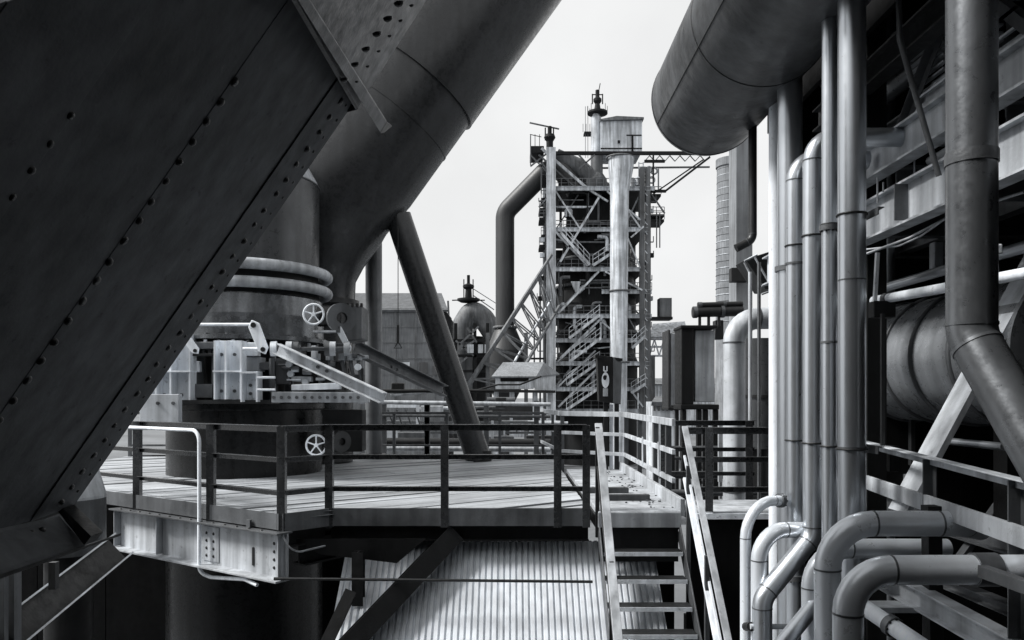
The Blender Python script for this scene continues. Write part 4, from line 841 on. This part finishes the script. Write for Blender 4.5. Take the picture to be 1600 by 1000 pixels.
# bracing
for a, b, wq in (((868, 300), (905, 357), 2.2), ((935, 310), (875, 410), 3.2), ((862, 357), (918, 416), 3.2), ((935, 425), (872, 490), 3), ((1000, 357), (960, 300), 2), ((1000, 420), (980, 372), 2), ((985, 372), (1005, 355), 2.4),
                 ((945, 425), (1003, 454), 2.4), ((875, 560), (940, 497), 3), ((938, 502), (960, 520), 2.6), ((938, 502), (938, 530), 2.6), ((872, 636), (935, 574), 3), ((985, 610), (1004, 636), 2.4), ((948, 300), (1000, 345), 2.5), ((930, 512), (870, 566), 2.5), ((870, 606), (930, 548), 2.5)):
    bar(TZ(*a, -.4), TZ(*b, -.4), wq, 'brace', 'far_light')
# furnace body
bc = TZ(940, 620, 7.0)
def fz(py): return (620 - py) / F * TY
MB().lathe([(6.2, GZ), (6.2, fz(560)), (5.6, fz(545)), (6.0, fz(500)), (6.0, fz(470)), (5.2, fz(380)), (4.2, fz(300)), (2.4, fz(285)), (1.6, fz(262))], (bc.x, bc.y, 0), 40).build('furnace_shell', 'far_dark', bf)
for py in (345, 395, 440, 515): MB().torus((bc.x, bc.y, fz(py)), 5.4 if py < 420 else 6.1, .25, seg=40, ms=8).build('shell_band', 'far_steel', bf)
MB().lathe([(1.5, fz(292)), (1.5, fz(272)), (.9, fz(262)), (.9, fz(232)), (.0001, fz(232))], (TZ(936, 0).x, TY + 3, 0), 24).build('top_hopper', 'far_steel', bf)
# infill blocks added in place of shade, to keep the tower dark between floors
for x0, x1, y0, y1, dy, m_ in ((872, 1000, 372, 416, 9, 'far_dark'), (872, 1000, 440, 488, 9, 'far_dark'), (880, 1000, 500, 528, 8, 'far_dark'), (880, 996, 540, 563, 6, 'far_dark'), (870, 998, 575, 604, 6, 'far_dark'), (870, 1000, 612, 640, 6, 'far_dark'), (985, 1002, 330, 352, 3, 'far_steel')):
    MB().slab([TZ(x0, y0, dy), TZ(x1, y0, dy), TZ(x1, y1, dy), TZ(x0, y1, dy)], (0, 2.5, 0)).build('infill_block', m_, bf)
for a in ((892, 440, 907, 440, 904, 458, 900, 458), ): MB().slab([TZ(a[0], a[1], -.2), TZ(a[2], a[3], -.2), TZ(a[4], a[5], -.2), TZ(a[6], a[7], -.2)], (0, .8, 0)).build('spout_hopper', 'far_light', bf)
MB().tube([TZ(903, 456, .3), TZ(912, 448, .5)], .35, 12).build('spout', 'far_light', bf)
# stairs
def flight(x0, y0, x1, y1, dy):
    s_ = MB().beam(TZ(x0, y0, dy), TZ(x1, y1, dy), .15, .38).build('stair_flight', 'far_light', bf)
    for h in (9, 16): MB().beam(TZ(x0, y0 - h, dy), TZ(x1, y1 - h, dy), .08, .09).build('rail', 'far_light', s_)
    n_ = max(3, int(abs(x1 - x0) / 8))
    for i in range(n_ + 1):
        q = i / n_; xx, yy = x0 + (x1 - x0) * q, y0 + (y1 - y0) * q; MB().beam(TZ(xx, yy, dy), TZ(xx, yy - 16, dy), .07, .07, up=(0, 1, 0)).build('baluster', 'far_light', s_)
    for i in range(n_ * 2):
        q = (i + .5) / (n_ * 2); xx, yy = x0 + (x1 - x0) * q, y0 + (y1 - y0) * q; MB().box(TZ(xx, yy, dy + .6), (.35, 1.1, .05)).build('tread', 'far_steel', s_)
for f_ in ((888, 530, 935, 494, -1.6), (884, 602, 935, 566, -1.6), (936, 530, 888, 566, -2.2), (884, 640, 935, 606, -1.6), (875, 366, 920, 416, -1.2), (960, 394, 925, 417, -1.2), (985, 545, 1006, 526, -1.4), (984, 614, 1006, 600, -1.4)): flight(*f_)
rt = random.Random(11)
for i in range(16):      # service pipes and cable runs
    px = rt.uniform(868, 1000); y0 = rt.choice([300, 360, 425, 495, 535, 570]); y1 = y0 + rt.choice([58, 62, 70, 34])
    if 945 < px < 990: px -= 60
    MB().tube([TZ(px, y0, .5), TZ(px, y1, .5)], rt.uniform(.08, .2), 8).build('service_pipe', rt.choice(['far_steel', 'far_light', 'far_dark']), bf)
for i in range(14):
    x0 = rt.uniform(866, 930); py = rt.choice([312, 325, 375, 390, 435, 448, 470, 505, 548, 585, 622]) + rt.uniform(-3, 3)
    MB().tube([TZ(x0, py, .3), TZ(x0 + rt.uniform(20, 60), py + rt.choice([0, 0, 6, -6]), .3)], rt.uniform(.06, .14), 6).build('service_pipe', rt.choice(['far_steel', 'far_light']), bf)
for a, b in (((868, 357), (905, 300)), ((868, 419), (900, 357)), ((1000, 419), (960, 357)), ((868, 490), (932, 425)), ((1002, 490), (950, 440)), ((868, 566), (905, 530)), ((1000, 566), (960, 530)), ((868, 606), (900, 566)), ((1002, 300), (975, 357)), ((866, 530), (900, 495)), ((1004, 530), (985, 495))):
    bar(TZ(*a, 1.5), TZ(*b, 1.5), rt.uniform(1.3, 2.4), 'brace', rt.choice(['far_light', 'far_steel']))
for py in (312, 330, 376, 400, 436, 468, 510, 548, 588):      # brackets standing out of the side columns
    for px, sg in ((852, -1), (1014, 1)):
        ln = rt.uniform(5, 13); bar(TZ(px, py, 1), TZ(px + sg * ln, py, 1), 1.6, 'bracket', 'far_steel'); bar(TZ(px + sg * ln, py, 1), TZ(px + sg * ln, py - rt.uniform(5, 12), 1), 1.2, 'bracket', 'far_steel')
        if rt.random() < .5: MB().box(TZ(px + sg * ln * .6, py - 3, 1), (.7, .6, .6)).build('lamp_box', rt.choice(['far_light', 'far_dark']), bf)
for px in (853, 1018): bar(V(TZ(px, 0).x, TY + 1, GZ), TZ(px, 300, 1), 1.6, 'riser_pipe', 'far_steel')
for k in range(22): bar(TZ(1005, 300 + k * 15, -.3), TZ(1011, 307 + k * 15, -.3), 1.3, 'lattice_bar', 'far_light')
for (x0, x1, py) in ((940, 1018, 454), (868, 1008, 357)): gallery_rail(x0, x1, py, -.2, bf, 12)
for px, py in ((1006, 262), (1016, 262), (1024, 264), (1010, 276), (1020, 278)):
    MB().torus(TZ(px, py, 1), .45, .13, axis=(0, 1, 0), seg=14, ms=6).build('valve_wheel', 'far_light', bf)
bar(TZ(1000, 250, 1), TZ(1000, 295, 1), 1.6, 'ladder_rail', 'far_light'); bar(TZ(1007, 250, 1), TZ(1007, 295, 1), 1.6, 'ladder_rail', 'far_light')
for k in range(8): bar(TZ(1000, 252 + k * 5.5, 1), TZ(1007, 252 + k * 5.5, 1), 1.0, 'ladder_rung', 'far_light')
for i in range(26):      # pipework with bends on and between the galleries
    px = rt.uniform(866, 1004); px = px if not 942 < px < 992 else px - 55; py = rt.choice([300, 345, 362, 408, 425, 470, 498, 540, 575, 610]) + rt.uniform(0, 10); dx = rt.choice([-1, 1]) * rt.uniform(8, 26); dyy = rt.uniform(14, 34)
    MB().tube([TZ(px, py, .2), TZ(px + dx, py, .2), TZ(px + dx, py + dyy, .2)], rt.uniform(.1, .28), 8, .5).build('bent_pipe', rt.choice(['far_steel', 'far_light', 'far_dark', 'far_steel']), bf)
for i in range(18):
    px = rt.uniform(866, 1000); px = px if not 942 < px < 992 else px - 50; py = rt.choice([290, 354, 416, 489, 527, 563, 603]); w_ = rt.uniform(.6, 1.8); h_ = rt.uniform(.6, 1.6)
    MB().box(TZ(px, py, 1.2) + V(0, 0, h_ / 2), (w_, .8, h_)).build('equipment_box', rt.choice(['far_steel', 'far_light', 'far_dark', 'far_dark']), bf)
for a, b, wq, m_ in (((829, 258), (862, 232), 2.2, 'far_steel'), ((829, 240), (856, 268), 2.0, 'far_steel'), ((846, 250), (846, 300), 2.0, 'far_steel'), ((1018, 300), (1040, 332), 2.2, 'far_steel'), ((1022, 240), (1022, 300), 2.4, 'far_dark'), ((1030, 262), (1030, 298), 2.0, 'far_steel'), ((905, 262), (930, 240), 2.2, 'far_steel'), ((925, 262), (905, 240), 2.2, 'far_steel'),
                     ((1008, 250), (1040, 250), 4, 'far_dark'), ((1010, 297), (1042, 297), 4, 'far_dark'), ((846, 250), (862, 275), 2.0, 'far_steel'), ((862, 300), (842, 322), 1.8, 'far_steel'), ((850, 492), (828, 520), 3.0, 'far_steel'), ((850, 560), (820, 560), 3.0, 'far_dark'), ((835, 500), (835, 606), 2.4, 'far_steel')):
    bar(TZ(*a, .6), TZ(*b, .6), wq, 'brace', m_)
# white gas main in front of the tower
gm = thing('white_downpipe', 'stained white funnel-topped pipe running down the front of the blast furnace', 'pipe', TZ(970, 729, -3))
gx = TZ(967, 0, -3); kk = TY - 3
gz = lambda py: (620 - py) / F * kk
MB().tube([V(P(966, 0, kk).x, kk, GZ), V(P(967, 0, kk).x, kk, gz(470)), V(P(968, 0, kk).x, kk, gz(300)), V(P(970, 0, kk).x, kk, gz(262)), V(P(971, 0, kk).x, kk, gz(247))], [1.15, 1.22, 1.30, 1.75, 1.78], 32).build('pipe_run', 'far_light', gm)
for py in (247, 455, 566): MB().torus((P(968, 0, kk).x, kk, gz(py)), 1.8 if py < 300 else 1.35, .14, seg=32, ms=8).build('collar', 'far_steel', gm)
# head house, vent stack, crane beam
MB().slab([TZ(941, 180, 2), TZ(1007, 178, 2), TZ(1007, 230, 2), TZ(941, 230, 2)], (0, 6, 0)).build('head_house', 'far_light', bf)
MB().slab([TZ(966, 175, 1.5), TZ(1009, 177, 1.5), TZ(1009, 180, 1.5), TZ(940, 182, 1.5), TZ(940, 180, 1.5)], (0, 7, 0)).build('head_house_roof', 'far_steel', bf)
for x0, y0, x1, y1 in ((990, 205, 993, 230), (982, 203, 1006, 205), (968, 212, 972, 217), (941, 224, 1007, 226)): MB().slab([TZ(x0, y0, 1.95), TZ(x1, y0, 1.95), TZ(x1, y1, 1.95), TZ(x0, y1, 1.95)], (0, .1, 0)).build('head_house_trim', 'far_dark', bf)
sx = TZ(935, 0, 3).x
MB().lathe([(.75, fz(236)), (.75, fz(172)), (.5, fz(168)), (.5, fz(160))], (sx, TY + 3, 0), 20).build('vent_stack', 'far_light', bf)
vt = MB().lathe([(.0001, fz(168)), (1.5, fz(166)), (1.5, fz(163)), (.0001, fz(163))], (sx + .2, TY + 3, 0), 20).build('stack_platform', 'far_dark', bf)
for k in range(8):
    a = k * math.pi / 4; p = V(sx + .2 + 1.45 * math.cos(a), TY + 3 + 1.45 * math.sin(a), fz(163)); MB().beam(p, p + V(0, 0, .9), .07, .07, up=(0, 1, 0)).build('baluster', 'far_dark', vt)
MB().lathe([(.55, fz(163)), (.35, fz(150)), (.6, fz(146)), (.6, fz(142)), (.3, fz(139)), (.3, fz(128))], (sx + .2, TY + 3, 0), 12).build('bleeder_valve', 'far_dark', bf)
for dx in (-.75, .75): MB().beam(V(sx + .2 + dx, TY + 3, fz(150)), V(sx + .2 + dx, TY + 3, fz(134)), .16, .16, up=(0, 1, 0)).build('bleeder_frame', 'far_dark', bf)
MB().beam(V(sx - .6, TY + 3, fz(135)), V(sx + 1.0, TY + 3, fz(135)), .12, .12).build('bleeder_frame', 'far_dark', bf)
MB().beam(V(sx + .2, TY + 3, fz(140)), V(sx + .6, TY + 3, fz(117)), .12, .12, up=(0, 1, 0)).build('mast', 'far_dark', bf)
sp = MB().slab([TZ(916, 194, 3), TZ(929, 194, 3), TZ(929, 197, 3), TZ(916, 197, 3)], (0, 1.5, 0)).build('side_platform', 'far_dark', bf)
for px in (914, 919, 925): MB().beam(TZ(px, 195, 3), TZ(px, 182, 3), .07, .07, up=(0, 1, 0)).build('baluster', 'far_steel', sp)
for px in (918, 922): MB().beam(TZ(px, 236, 3.2), TZ(px, 153, 3.2), .07, .07, up=(0, 1, 0)).build('ladder_rail', 'far_steel', bf)
bar(TZ(858, 236, 1), TZ(1116, 236, 1), 5, 'crane_beam', 'far_dark'); bar(TZ(900, 250, 4), TZ(1120, 248, 4), 2.5, 'crane_beam'); bar(TZ(1040, 297, 1), TZ(1112, 242, 1), 3, 'jib_brace', 'far_dark'); bar(TZ(1025, 297, 2), TZ(1104, 243, 2), 2, 'jib_brace', 'far_dark')
for k in range(13): bar(TZ(1010 + k * 8, 238 if k % 2 else 247, 1.5), TZ(1018 + k * 8, 247 if k % 2 else 238, 1.5), 1.3, 'jib_lattice', 'far_steel')
bar(TZ(846, 232, 0), TZ(918, 295, 0), 4, 'hoist_rail', 'far_light'); bar(TZ(842, 240, .5), TZ(900, 292, .5), 2.5, 'hoist_rail', 'far_steel'); bar(TZ(918, 295, 0), TZ(950, 315, 0), 3, 'hoist_rail', 'far_light')
hp = MB().slab([TZ(829, 228, 0), TZ(850, 228, 0), TZ(850, 238, 0), TZ(829, 238, 0)], (0, 5, 0)).build('sheave_platform', 'far_dark', bf)
for px in (829, 836, 843): MB().beam(TZ(px, 228, 0), TZ(px, 210, 0), .09, .09, up=(0, 1, 0)).build('baluster', 'far_dark', hp)
MB().beam(TZ(828, 210, 0), TZ(846, 214, 0), .09, .09).build('rail', 'far_dark', hp)
MB().lathe([(.5, fz(234)), (.5, fz(214)), (.85, fz(208)), (.7, fz(203)), (.3, fz(202)), (.3, fz(190))], (TZ(860, 0).x, TY + 2, 0), 14).build('bleeder_valve', 'far_dark', bf)
for px in (853, 866): bar(TZ(px, 212, 2), TZ(px, 192, 2), 2, 'bleeder_frame', 'far_dark')
bar(TZ(828, 184, 2), TZ(875, 194, 2), 2, 'lifting_beam', 'far_steel')
bar(TZ(829, 212, 0), TZ(829, 258, 0), 1.6, 'hanger', 'far_steel')
for k, (px0, px1, py) in enumerate(((846, 858, 306), (843, 858, 322), (843, 857, 337), (846, 857, 364), (843, 857, 380), (846, 860, 275), (1015, 1040, 332), (1015, 1040, 340), (1015, 1035, 300))):
    sp_ = MB().slab([TZ(px0, py, 1), TZ(px1, py, 1), TZ(px1, py + 4, 1), TZ(px0, py + 4, 1)], (0, 4, 0)).build('side_gallery', 'far_dark', bf); gallery_rail(px0, px1, py, .9, sp_, 11)
panel_ = MB().slab([TZ(1033, 464, 1), TZ(1052, 464, 1), TZ(1052, 497, 1), TZ(1033, 497, 1)], (0, 2, 0)).build('lift_cabin', 'far_steel', bf); MB().slab([TZ(1015, 494, .8), TZ(1053, 494, .8), TZ(1053, 498, .8), TZ(1015, 498, .8)], (0, 2.5, 0)).build('side_gallery', 'far_dark', bf)
for px in (1028, 1033): bar(TZ(px, 330, 1), TZ(px, 385, 1), 1.6, 'ladder_rail', 'far_steel')
for i in range(9):     # small stock on the galleries
    px, py = random.choice([(890, 338), (880, 337), (898, 337), (962, 347), (985, 490), (880, 486), (905, 528), (930, 562), (990, 290), (1000, 288), (1010, 286)]), 0
    px, py = px[0] + random.uniform(-3, 3), px[1]; MB().lathe([(.0001, 0), (.45, 0), (.45, 1.0), (.2, 1.3), (.0001, 1.3)], TZ(px, py, .6), 10).build('gallery_valve', 'far_light', bf)

# downcomer
dc = thing('downcomer_pipe', 'dark bent downcomer pipe beside the blast furnace top', 'pipe', P(787, 729, 116))
MB().tube([P(900, 300, 112), P(868, 252, 113), P(789, 332, 116), P(789, 520, 116)], 1.42, 32, 2.2).build('pipe_run', 'far_pipe', dc)
MB().tube([P(868, 246, 113), P(905, 262, 113), P(945, 300, 113)], 1.3, 28, 1.5).build('uptake', 'far_steel', dc)
MB().lathe([(1.5, 0), (3.0, -3.5), (3.0, -8), (1.0, -12), (1.0, -20)], P(790, 512, 116), 32).build('dust_catcher', 'far_pipe', dc)
MB().torus(P(789, 512, 116), 1.6, .25, seg=28, ms=8).build('flange', 'far_steel', dc)

# skip bridge truss
sk = thing('skip_bridge', 'sloping lattice skip bridge climbing to the blast furnace', 'bridge', P(735, 729, 100))
def skp(t, side, dep): a, b = (P(728, 606, 96), P(862, 398, 108)) if side else (P(800, 606, 96), P(874, 478, 108)); p = a.lerp(b, t); return p + V(0, dep, 0)
for dep in (0, 3.5):
    for side in (0, 1): MB().beam(skp(0, side, dep), skp(1, side, dep), .3, .34).build('chord', 'far_steel', sk)
for i in range(9):
    t0, t1 = i / 9, (i + .55) / 9
    for dep in (0, 3.5):
        MB().beam(skp(t0, 0, dep), skp(t1, 1, dep), .16, .16).build('lattice_bar', 'far_steel', sk); MB().beam(skp(t1, 1, dep), skp((i + 1) / 9, 0, dep), .16, .16).build('lattice_bar', 'far_steel', sk)
    MB().beam(skp(t0, 0, 0), skp(t0, 0, 3.5), .14, .14).build('cross_tie', 'far_steel', sk)
for dep in (0.3, 3.2): MB().beam(skp(0, 0, dep) + V(-1.2, 0, .8), skp(1, 0, dep) + V(-1.2, 0, .8), .18, .2).build('rail_track', 'far_light', sk)
for px in (762, 822): MB().beam(P(px, 520, 102), V(P(px, 0, 102).x, 102, GZ), .5, .5, up=(0, 1, 0)).build('trestle_leg', 'far_steel', sk)

# second furnace far behind
f2 = thing('distant_furnace', 'distant second furnace with arched uptake pipes and a spiky bleeder top', 'furnace', P(740, 690, 150))
D2 = 150
MB().tube([P(722, 610, D2), P(722, 510, D2), P(738, 484, D2), P(756, 498, D2), P(815, 590, D2)], 2.1, 28, 2.5).build('uptake_pipe', 'far_steel', f2)
MB().lathe([(4.0, GZ), (4.0, 7), (2.6, 12)], P(738, 620, D2 + 4), 24).build('shell', 'far_dark', f2)
c_ = P(732, 470, D2)
MB().lathe([(1.6, -.3), (2.2, 0), (2.2, .4), (.7, .5), (.6, 2.2), (1.1, 2.6), (1.1, 3.0), (.3, 3.4), (.3, 5.0)], c_, 16).build('bleeder_valve', 'far_dark', f2)
for dx in (-.9, .9): MB().beam(c_ + V(dx, 0, .4), c_ + V(dx, 0, 4.2), .2, .2, up=(0, 1, 0)).build('bleeder_frame', 'far_dark', f2)
for dx in (-3.2, 3.2): MB().beam(c_ + V(dx, 0, .1), c_ + V(0, 0, .2), .25, .2).build('platform_arm', 'far_dark', f2)
MB().beam(c_ + V(1, 0, 1.0), P(772, 484, D2), .18, .18).build('catwalk', 'far_steel', f2); MB().beam(c_ + V(1, 0, 2.3), P(775, 474, D2), .14, .14).build('catwalk_rail', 'far_steel', f2)
for px in (702, 712, 742, 762): MB().beam(P(px, 505, D2 - 5), V(P(px, 0, D2 - 5).x, D2 - 5, GZ), .6, .6, up=(0, 1, 0)).build('column', 'far_dark', f2)
for py in (532, 556, 580): MB().beam(P(698, py, D2 - 5), P(772, py, D2 - 5), .6, .5).build('gallery_beam', 'far_dark', f2)
for (a, b) in (((704, 556), (742, 532)), ((712, 532), (740, 556)), ((742, 580), (762, 556)), ((704, 580), (730, 558)), ((700, 470), (703, 530)), ((716, 540), (748, 510)), ((730, 512), (745, 535))): MB().beam(P(*a, D2 - 5.4), P(*b, D2 - 5.4), .35, .3, up=(0, 1, 0)).build('brace', 'far_steel', f2)
for px in (735, 752, 760): MB().box(P(px, 545, D2 - 5.5), (1.2, .6, 1.6)).build('valve_box', 'far_light', f2)

# brick hall
bh = thing('brick_hall', 'long grey clad hall with a low roof and faint pilasters in the distance', 'building', P(640, 690, 95))
H0 = 95
MB().slab([P(480, 482, H0), P(694, 482, H0), P(694, 720, H0), P(480, 720, H0)], (0, 12, 0)).build('wall', 'brick', bh)
MB().slab([P(478, 484, H0 - .4), P(700, 484, H0 - .4), P(690, 458, H0 + 7), P(478, 458, H0 + 7)], (0, .1, -.25)).build('roof', 'mid', bh)
MB().slab([P(694, 482, H0), P(706, 500, H0), P(706, 720, H0), P(694, 720, H0)], (0, 3, 0)).build('annex', 'far_dark', bh)
for px in (536, 562, 588, 616, 648, 676): MB().slab([P(px, 486, H0 - .12), P(px + 3, 486, H0 - .12), P(px + 3, 720, H0 - .12), P(px, 720, H0 - .12)], (0, .1, 0)).build('pilaster', 'far_steel', bh)
for py in (485, 510, 535, 560, 585): MB().slab([P(480, py, H0 - .18), P(694, py, H0 - .18), P(694, py + 1.2, H0 - .18), P(480, py + 1.2, H0 - .18)], (0, .05, 0)).build('string_course', 'mid', bh)
for x0, x1, y0, y1 in ((628, 640, 566, 582), (655, 668, 566, 584), (676, 690, 572, 586)): MB().slab([P(x0, y0, H0 - .2), P(x1, y0, H0 - .2), P(x1, y1, H0 - .2), P(x0, y1, H0 - .2)], (0, .06, 0)).build('window', 'far_light' if x0 < 650 else 'glass', bh)

# hip-roofed conveyor house
ho = thing('conveyor_house', 'small pale conveyor house with a hipped roof in front of the furnace', 'building', P(815, 690, 34))
HY = 60
A_, B_, C_, D_ = P(768, 588, HY), P(838, 588, HY), P(874, 584, HY + 5), P(800, 583, HY + 5)
R1, R2 = P(786, 566, HY + 2.2), P(850, 566, HY + 2.9)
MB().slab([A_, B_, R2, R1], (0, .08, -.12)).build('roof_slope', 'chim', ho); MB().slab([B_, C_, R2], (-.05, .05, -.12)).build('roof_slope', 'chim', ho)
MB().slab([C_, D_, R1, R2], (0, -.05, -.12)).build('roof_slope', 'chim', ho); MB().slab([D_, A_, R1], (.05, .05, -.12)).build('roof_slope', 'chim', ho)
MB().slab([P(774, 589, HY + .25), P(834, 589, HY + .25), P(834, 608, HY + .25), P(774, 608, HY + .25)], (0, .1, 0)).build('wall', 'light', ho)
MB().slab([P(835, 589, HY + .3), P(868, 585, HY + 4.6), P(866, 611, HY + 4.6), P(835, 609, HY + .3)], (0, .1, 0)).build('wall', 'light', ho)
MB().slab([P(782, 589.5, HY + .2), P(826, 589.5, HY + .2), P(826, 596, HY + .2), P(782, 596, HY + .2)], (0, .04, 0)).build('opening', 'shade_black', ho)
MB().slab([P(766, 608, HY - .1), P(868, 610, HY - .1), P(868, 614, HY - .1), P(766, 612, HY - .1)], (0, 5, 0)).build('base_frame', 'black', ho)
for px in (775, 800, 836, 860): MB().beam(P(px, 612, HY + .8), V(P(px, 0, HY + .8).x, HY + .8, GZ), .4, .4, up=(0, 1, 0)).build('leg', 'light', ho)
MB().slab([P(755, 630, HY + .5), P(832, 630, HY + .5), P(832, 662, HY + .5), P(755, 662, HY + .5)], (0, 2.5, 0)).build('lower_housing', 'dark', ho)
MB().slab([P(832.5, 632, HY + .3), P(848, 632, HY + .3), P(848, 662, HY + .3), P(832.5, 662, HY + .3)], (0, .5, 0)).build('lower_panel', 'white', ho)
jb = thing('jib_boom', 'slim dark jib boom pointing over the conveyor house', 'boom', P(596, 612, 21))
MB().tube([P(598, 611, 21), P(772, 611, 21)], .055, 10).build('boom_tube', 'black', jb)
MB().tube([P(740, 611, 21), P(778, 601, 21), P(812, 601, 21), P(846, 588, 21)], .025, 8).build('hook_arm', 'black', jb)
MB().tube([P(610, 618, 21), P(690, 611, 21)], .035, 8).build('stay', 'light', jb)
for px in (622, 676): MB().box(P(px, 604, 21.1), (.35, .2, .2)).build('trolley', 'black', jb, bev=.03)
# yard pipe bridges beyond the deck
pbg = thing('pipe_bridge', 'level pipe bridge with light handrails crossing behind the platform', 'bridge', P(700, 700, 26))
for py, Y, r_, m_ in ((628, 25, .07, 'light'), (649, 25, .05, 'mid'), (668, 26, .05, 'mid'), (690, 26, .14, 'dark'), (700, 26.5, .10, 'light')): MB().tube([P(560, py, Y), P(860, py + (4 if py < 640 else 2), Y)], r_, 12).build('pipe_run', m_, pbg)
for px in (600, 667, 668, 760, 838): MB().beam(P(px, 626, 25.2), V(P(px, 0, 25.2).x, 25.2, GZ), .16, .16, up=(0, 1, 0)).build('post', 'mid', pbg)
for px in (606, 620, 634, 648): MB().beam(P(px, 640, 25.4), P(px + 10, 668, 25.4), .05, .05, up=(0, 1, 0)).build('lattice_bar', 'mid', pbg)
MB().slab([P(600, 632, 27), P(655, 632, 27), P(655, 637, 27), P(600, 637, 27)], (0, .1, 0)).build('rail_plate', 'white', pbg); MB().slab([P(650, 632, 26.9), P(655, 632, 26.9), P(655, 668, 26.9), P(650, 668, 26.9)], (0, .1, 0)).build('rail_plate', 'white', pbg)
rk = thing('pipe_rack', 'cluttered low rack of small pipes and valves between the platform and the furnace', 'pipe rack', P(720, 720, 32))
rc = random.Random(21)
for i in range(34):
    Y = rc.uniform(29, 38); px = rc.uniform(590, 850); py = rc.uniform(622, 700); k = rc.random()
    if k < .42: MB().tube([P(px, py, Y), P(px + rc.uniform(20, 80), py, Y)], rc.uniform(.04, .14), 8).build('pipe_run', rc.choice(['light', 'mid', 'dark', 'slate']), rk)
    elif k < .72: MB().beam(P(px, py - 14, Y), V(P(px, 0, Y).x, Y, GZ), rc.uniform(.08, .2), rc.uniform(.08, .2), up=(0, 1, 0)).build('upright', rc.choice(['mid', 'dark', 'light']), rk)
    else: MB().box(P(px, py, Y), (rc.uniform(.4, 1.2), .4, rc.uniform(.3, .8))).build('valve_box', rc.choice(['light', 'mid', 'dark']), rk, bev=.03)
for px in range(590, 850, 18): MB().beam(P(px, 676, 33), P(px + 9, 660, 33), .06, .06, up=(0, 1, 0)).build('lattice_bar', 'mid', rk)
for py in (660, 676): MB().beam(P(585, py, 33), P(850, py, 33), .1, .1).build('chord', 'mid', rk)
rk2 = thing('yard_pipework', 'small tangled pipework and frames behind the landing railings', 'pipework', P(1080, 760, 24))
for i in range(26):
    Y = rc.uniform(15, 27); px = rc.uniform(1045, 1205); py = rc.uniform(655, 780)
    if rc.random() < .5: MB().tube([P(px, py, Y), P(px + rc.uniform(15, 60), py, Y)], rc.uniform(.03, .09), 8).build('pipe_run', rc.choice(['light', 'mid', 'dark', 'white']), rk2)
    else: MB().beam(P(px, py, Y), P(px, py + rc.uniform(30, 120), Y), rc.uniform(.05, .14), .08, up=(0, 1, 0)).build('upright', rc.choice(['light', 'mid', 'dark']), rk2)
# distant low sheds that close the yard
for i, (x0, x1, y0, Y, m_, lb) in enumerate(((560, 760, 612, 210, 'far_steel', 'long low grey shed far behind the pipe bridge'), (700, 900, 640, 190, 'far_light', 'low pale shed behind the skip bridge foot'), (990, 1110, 600, 200, 'far_light', 'pale distant shed between the furnace and cabinets'),
                                                   (1020, 1060, 628, 60, 'far_light', 'small pale ribbed hut beside the narrow cabinet'), (1100, 1400, 600, 220, 'far_light', 'far pale building glimpsed between the upright pipes'))):
    s_ = thing('distant_shed', lb, 'building', P((x0 + x1) / 2, 690, Y))
    MB().slab([P(x0, y0, Y), P(x1, y0, Y), P(x1, 620 - GZ * F / Y, Y), P(x0, 620 - GZ * F / Y, Y)], (0, Y * .05, 0)).build('wall', m_, s_)
    MB().slab([P(x0 - 2, y0, Y - 1), P(x1 + 2, y0, Y - 1), P(x1 - 4, y0 - 9, Y * 1.03), P(x0 + 4, y0 - 9, Y * 1.03)], (0, .2, -.3)).build('roof', 'far_steel', s_)
    for k in range(6):
        q = x0 + (x1 - x0) * (k + .25) / 6; MB().slab([P(q, y0 + 6, Y - .3), P(q + (x1 - x0) * .07, y0 + 6, Y - .3), P(q + (x1 - x0) * .07, y0 + 14, Y - .3), P(q, y0 + 14, Y - .3)], (0, .2, 0)).build('window', 'glass', s_)
ga_ = thing('conveyor_gallery', 'low pale lattice gallery running behind the tall cabinets', 'gallery', P(1040, 690, 120))
for py in (530, 542, 556): MB().beam(P(1015, py, 120), P(1075, py, 120), .3, .3).build('chord', 'far_light', ga_)
for k in range(8): MB().beam(P(1015 + k * 7.5, 530 if k % 2 else 556, 120), P(1022.5 + k * 7.5, 556 if k % 2 else 530, 120), .2, .2).build('lattice_bar', 'far_light', ga_)
MB().slab([P(1014, 526, 119), P(1076, 526, 119), P(1070, 502, 124), P(1020, 506, 124)], (0, .3, -.2)).build('roof', 'far_light', ga_)
for px in (1020, 1040, 1066): MB().beam(P(px, 556, 120), V(P(px, 0, 120).x, 120, GZ), .6, .6, up=(0, 1, 0)).build('leg', 'far_steel', ga_)
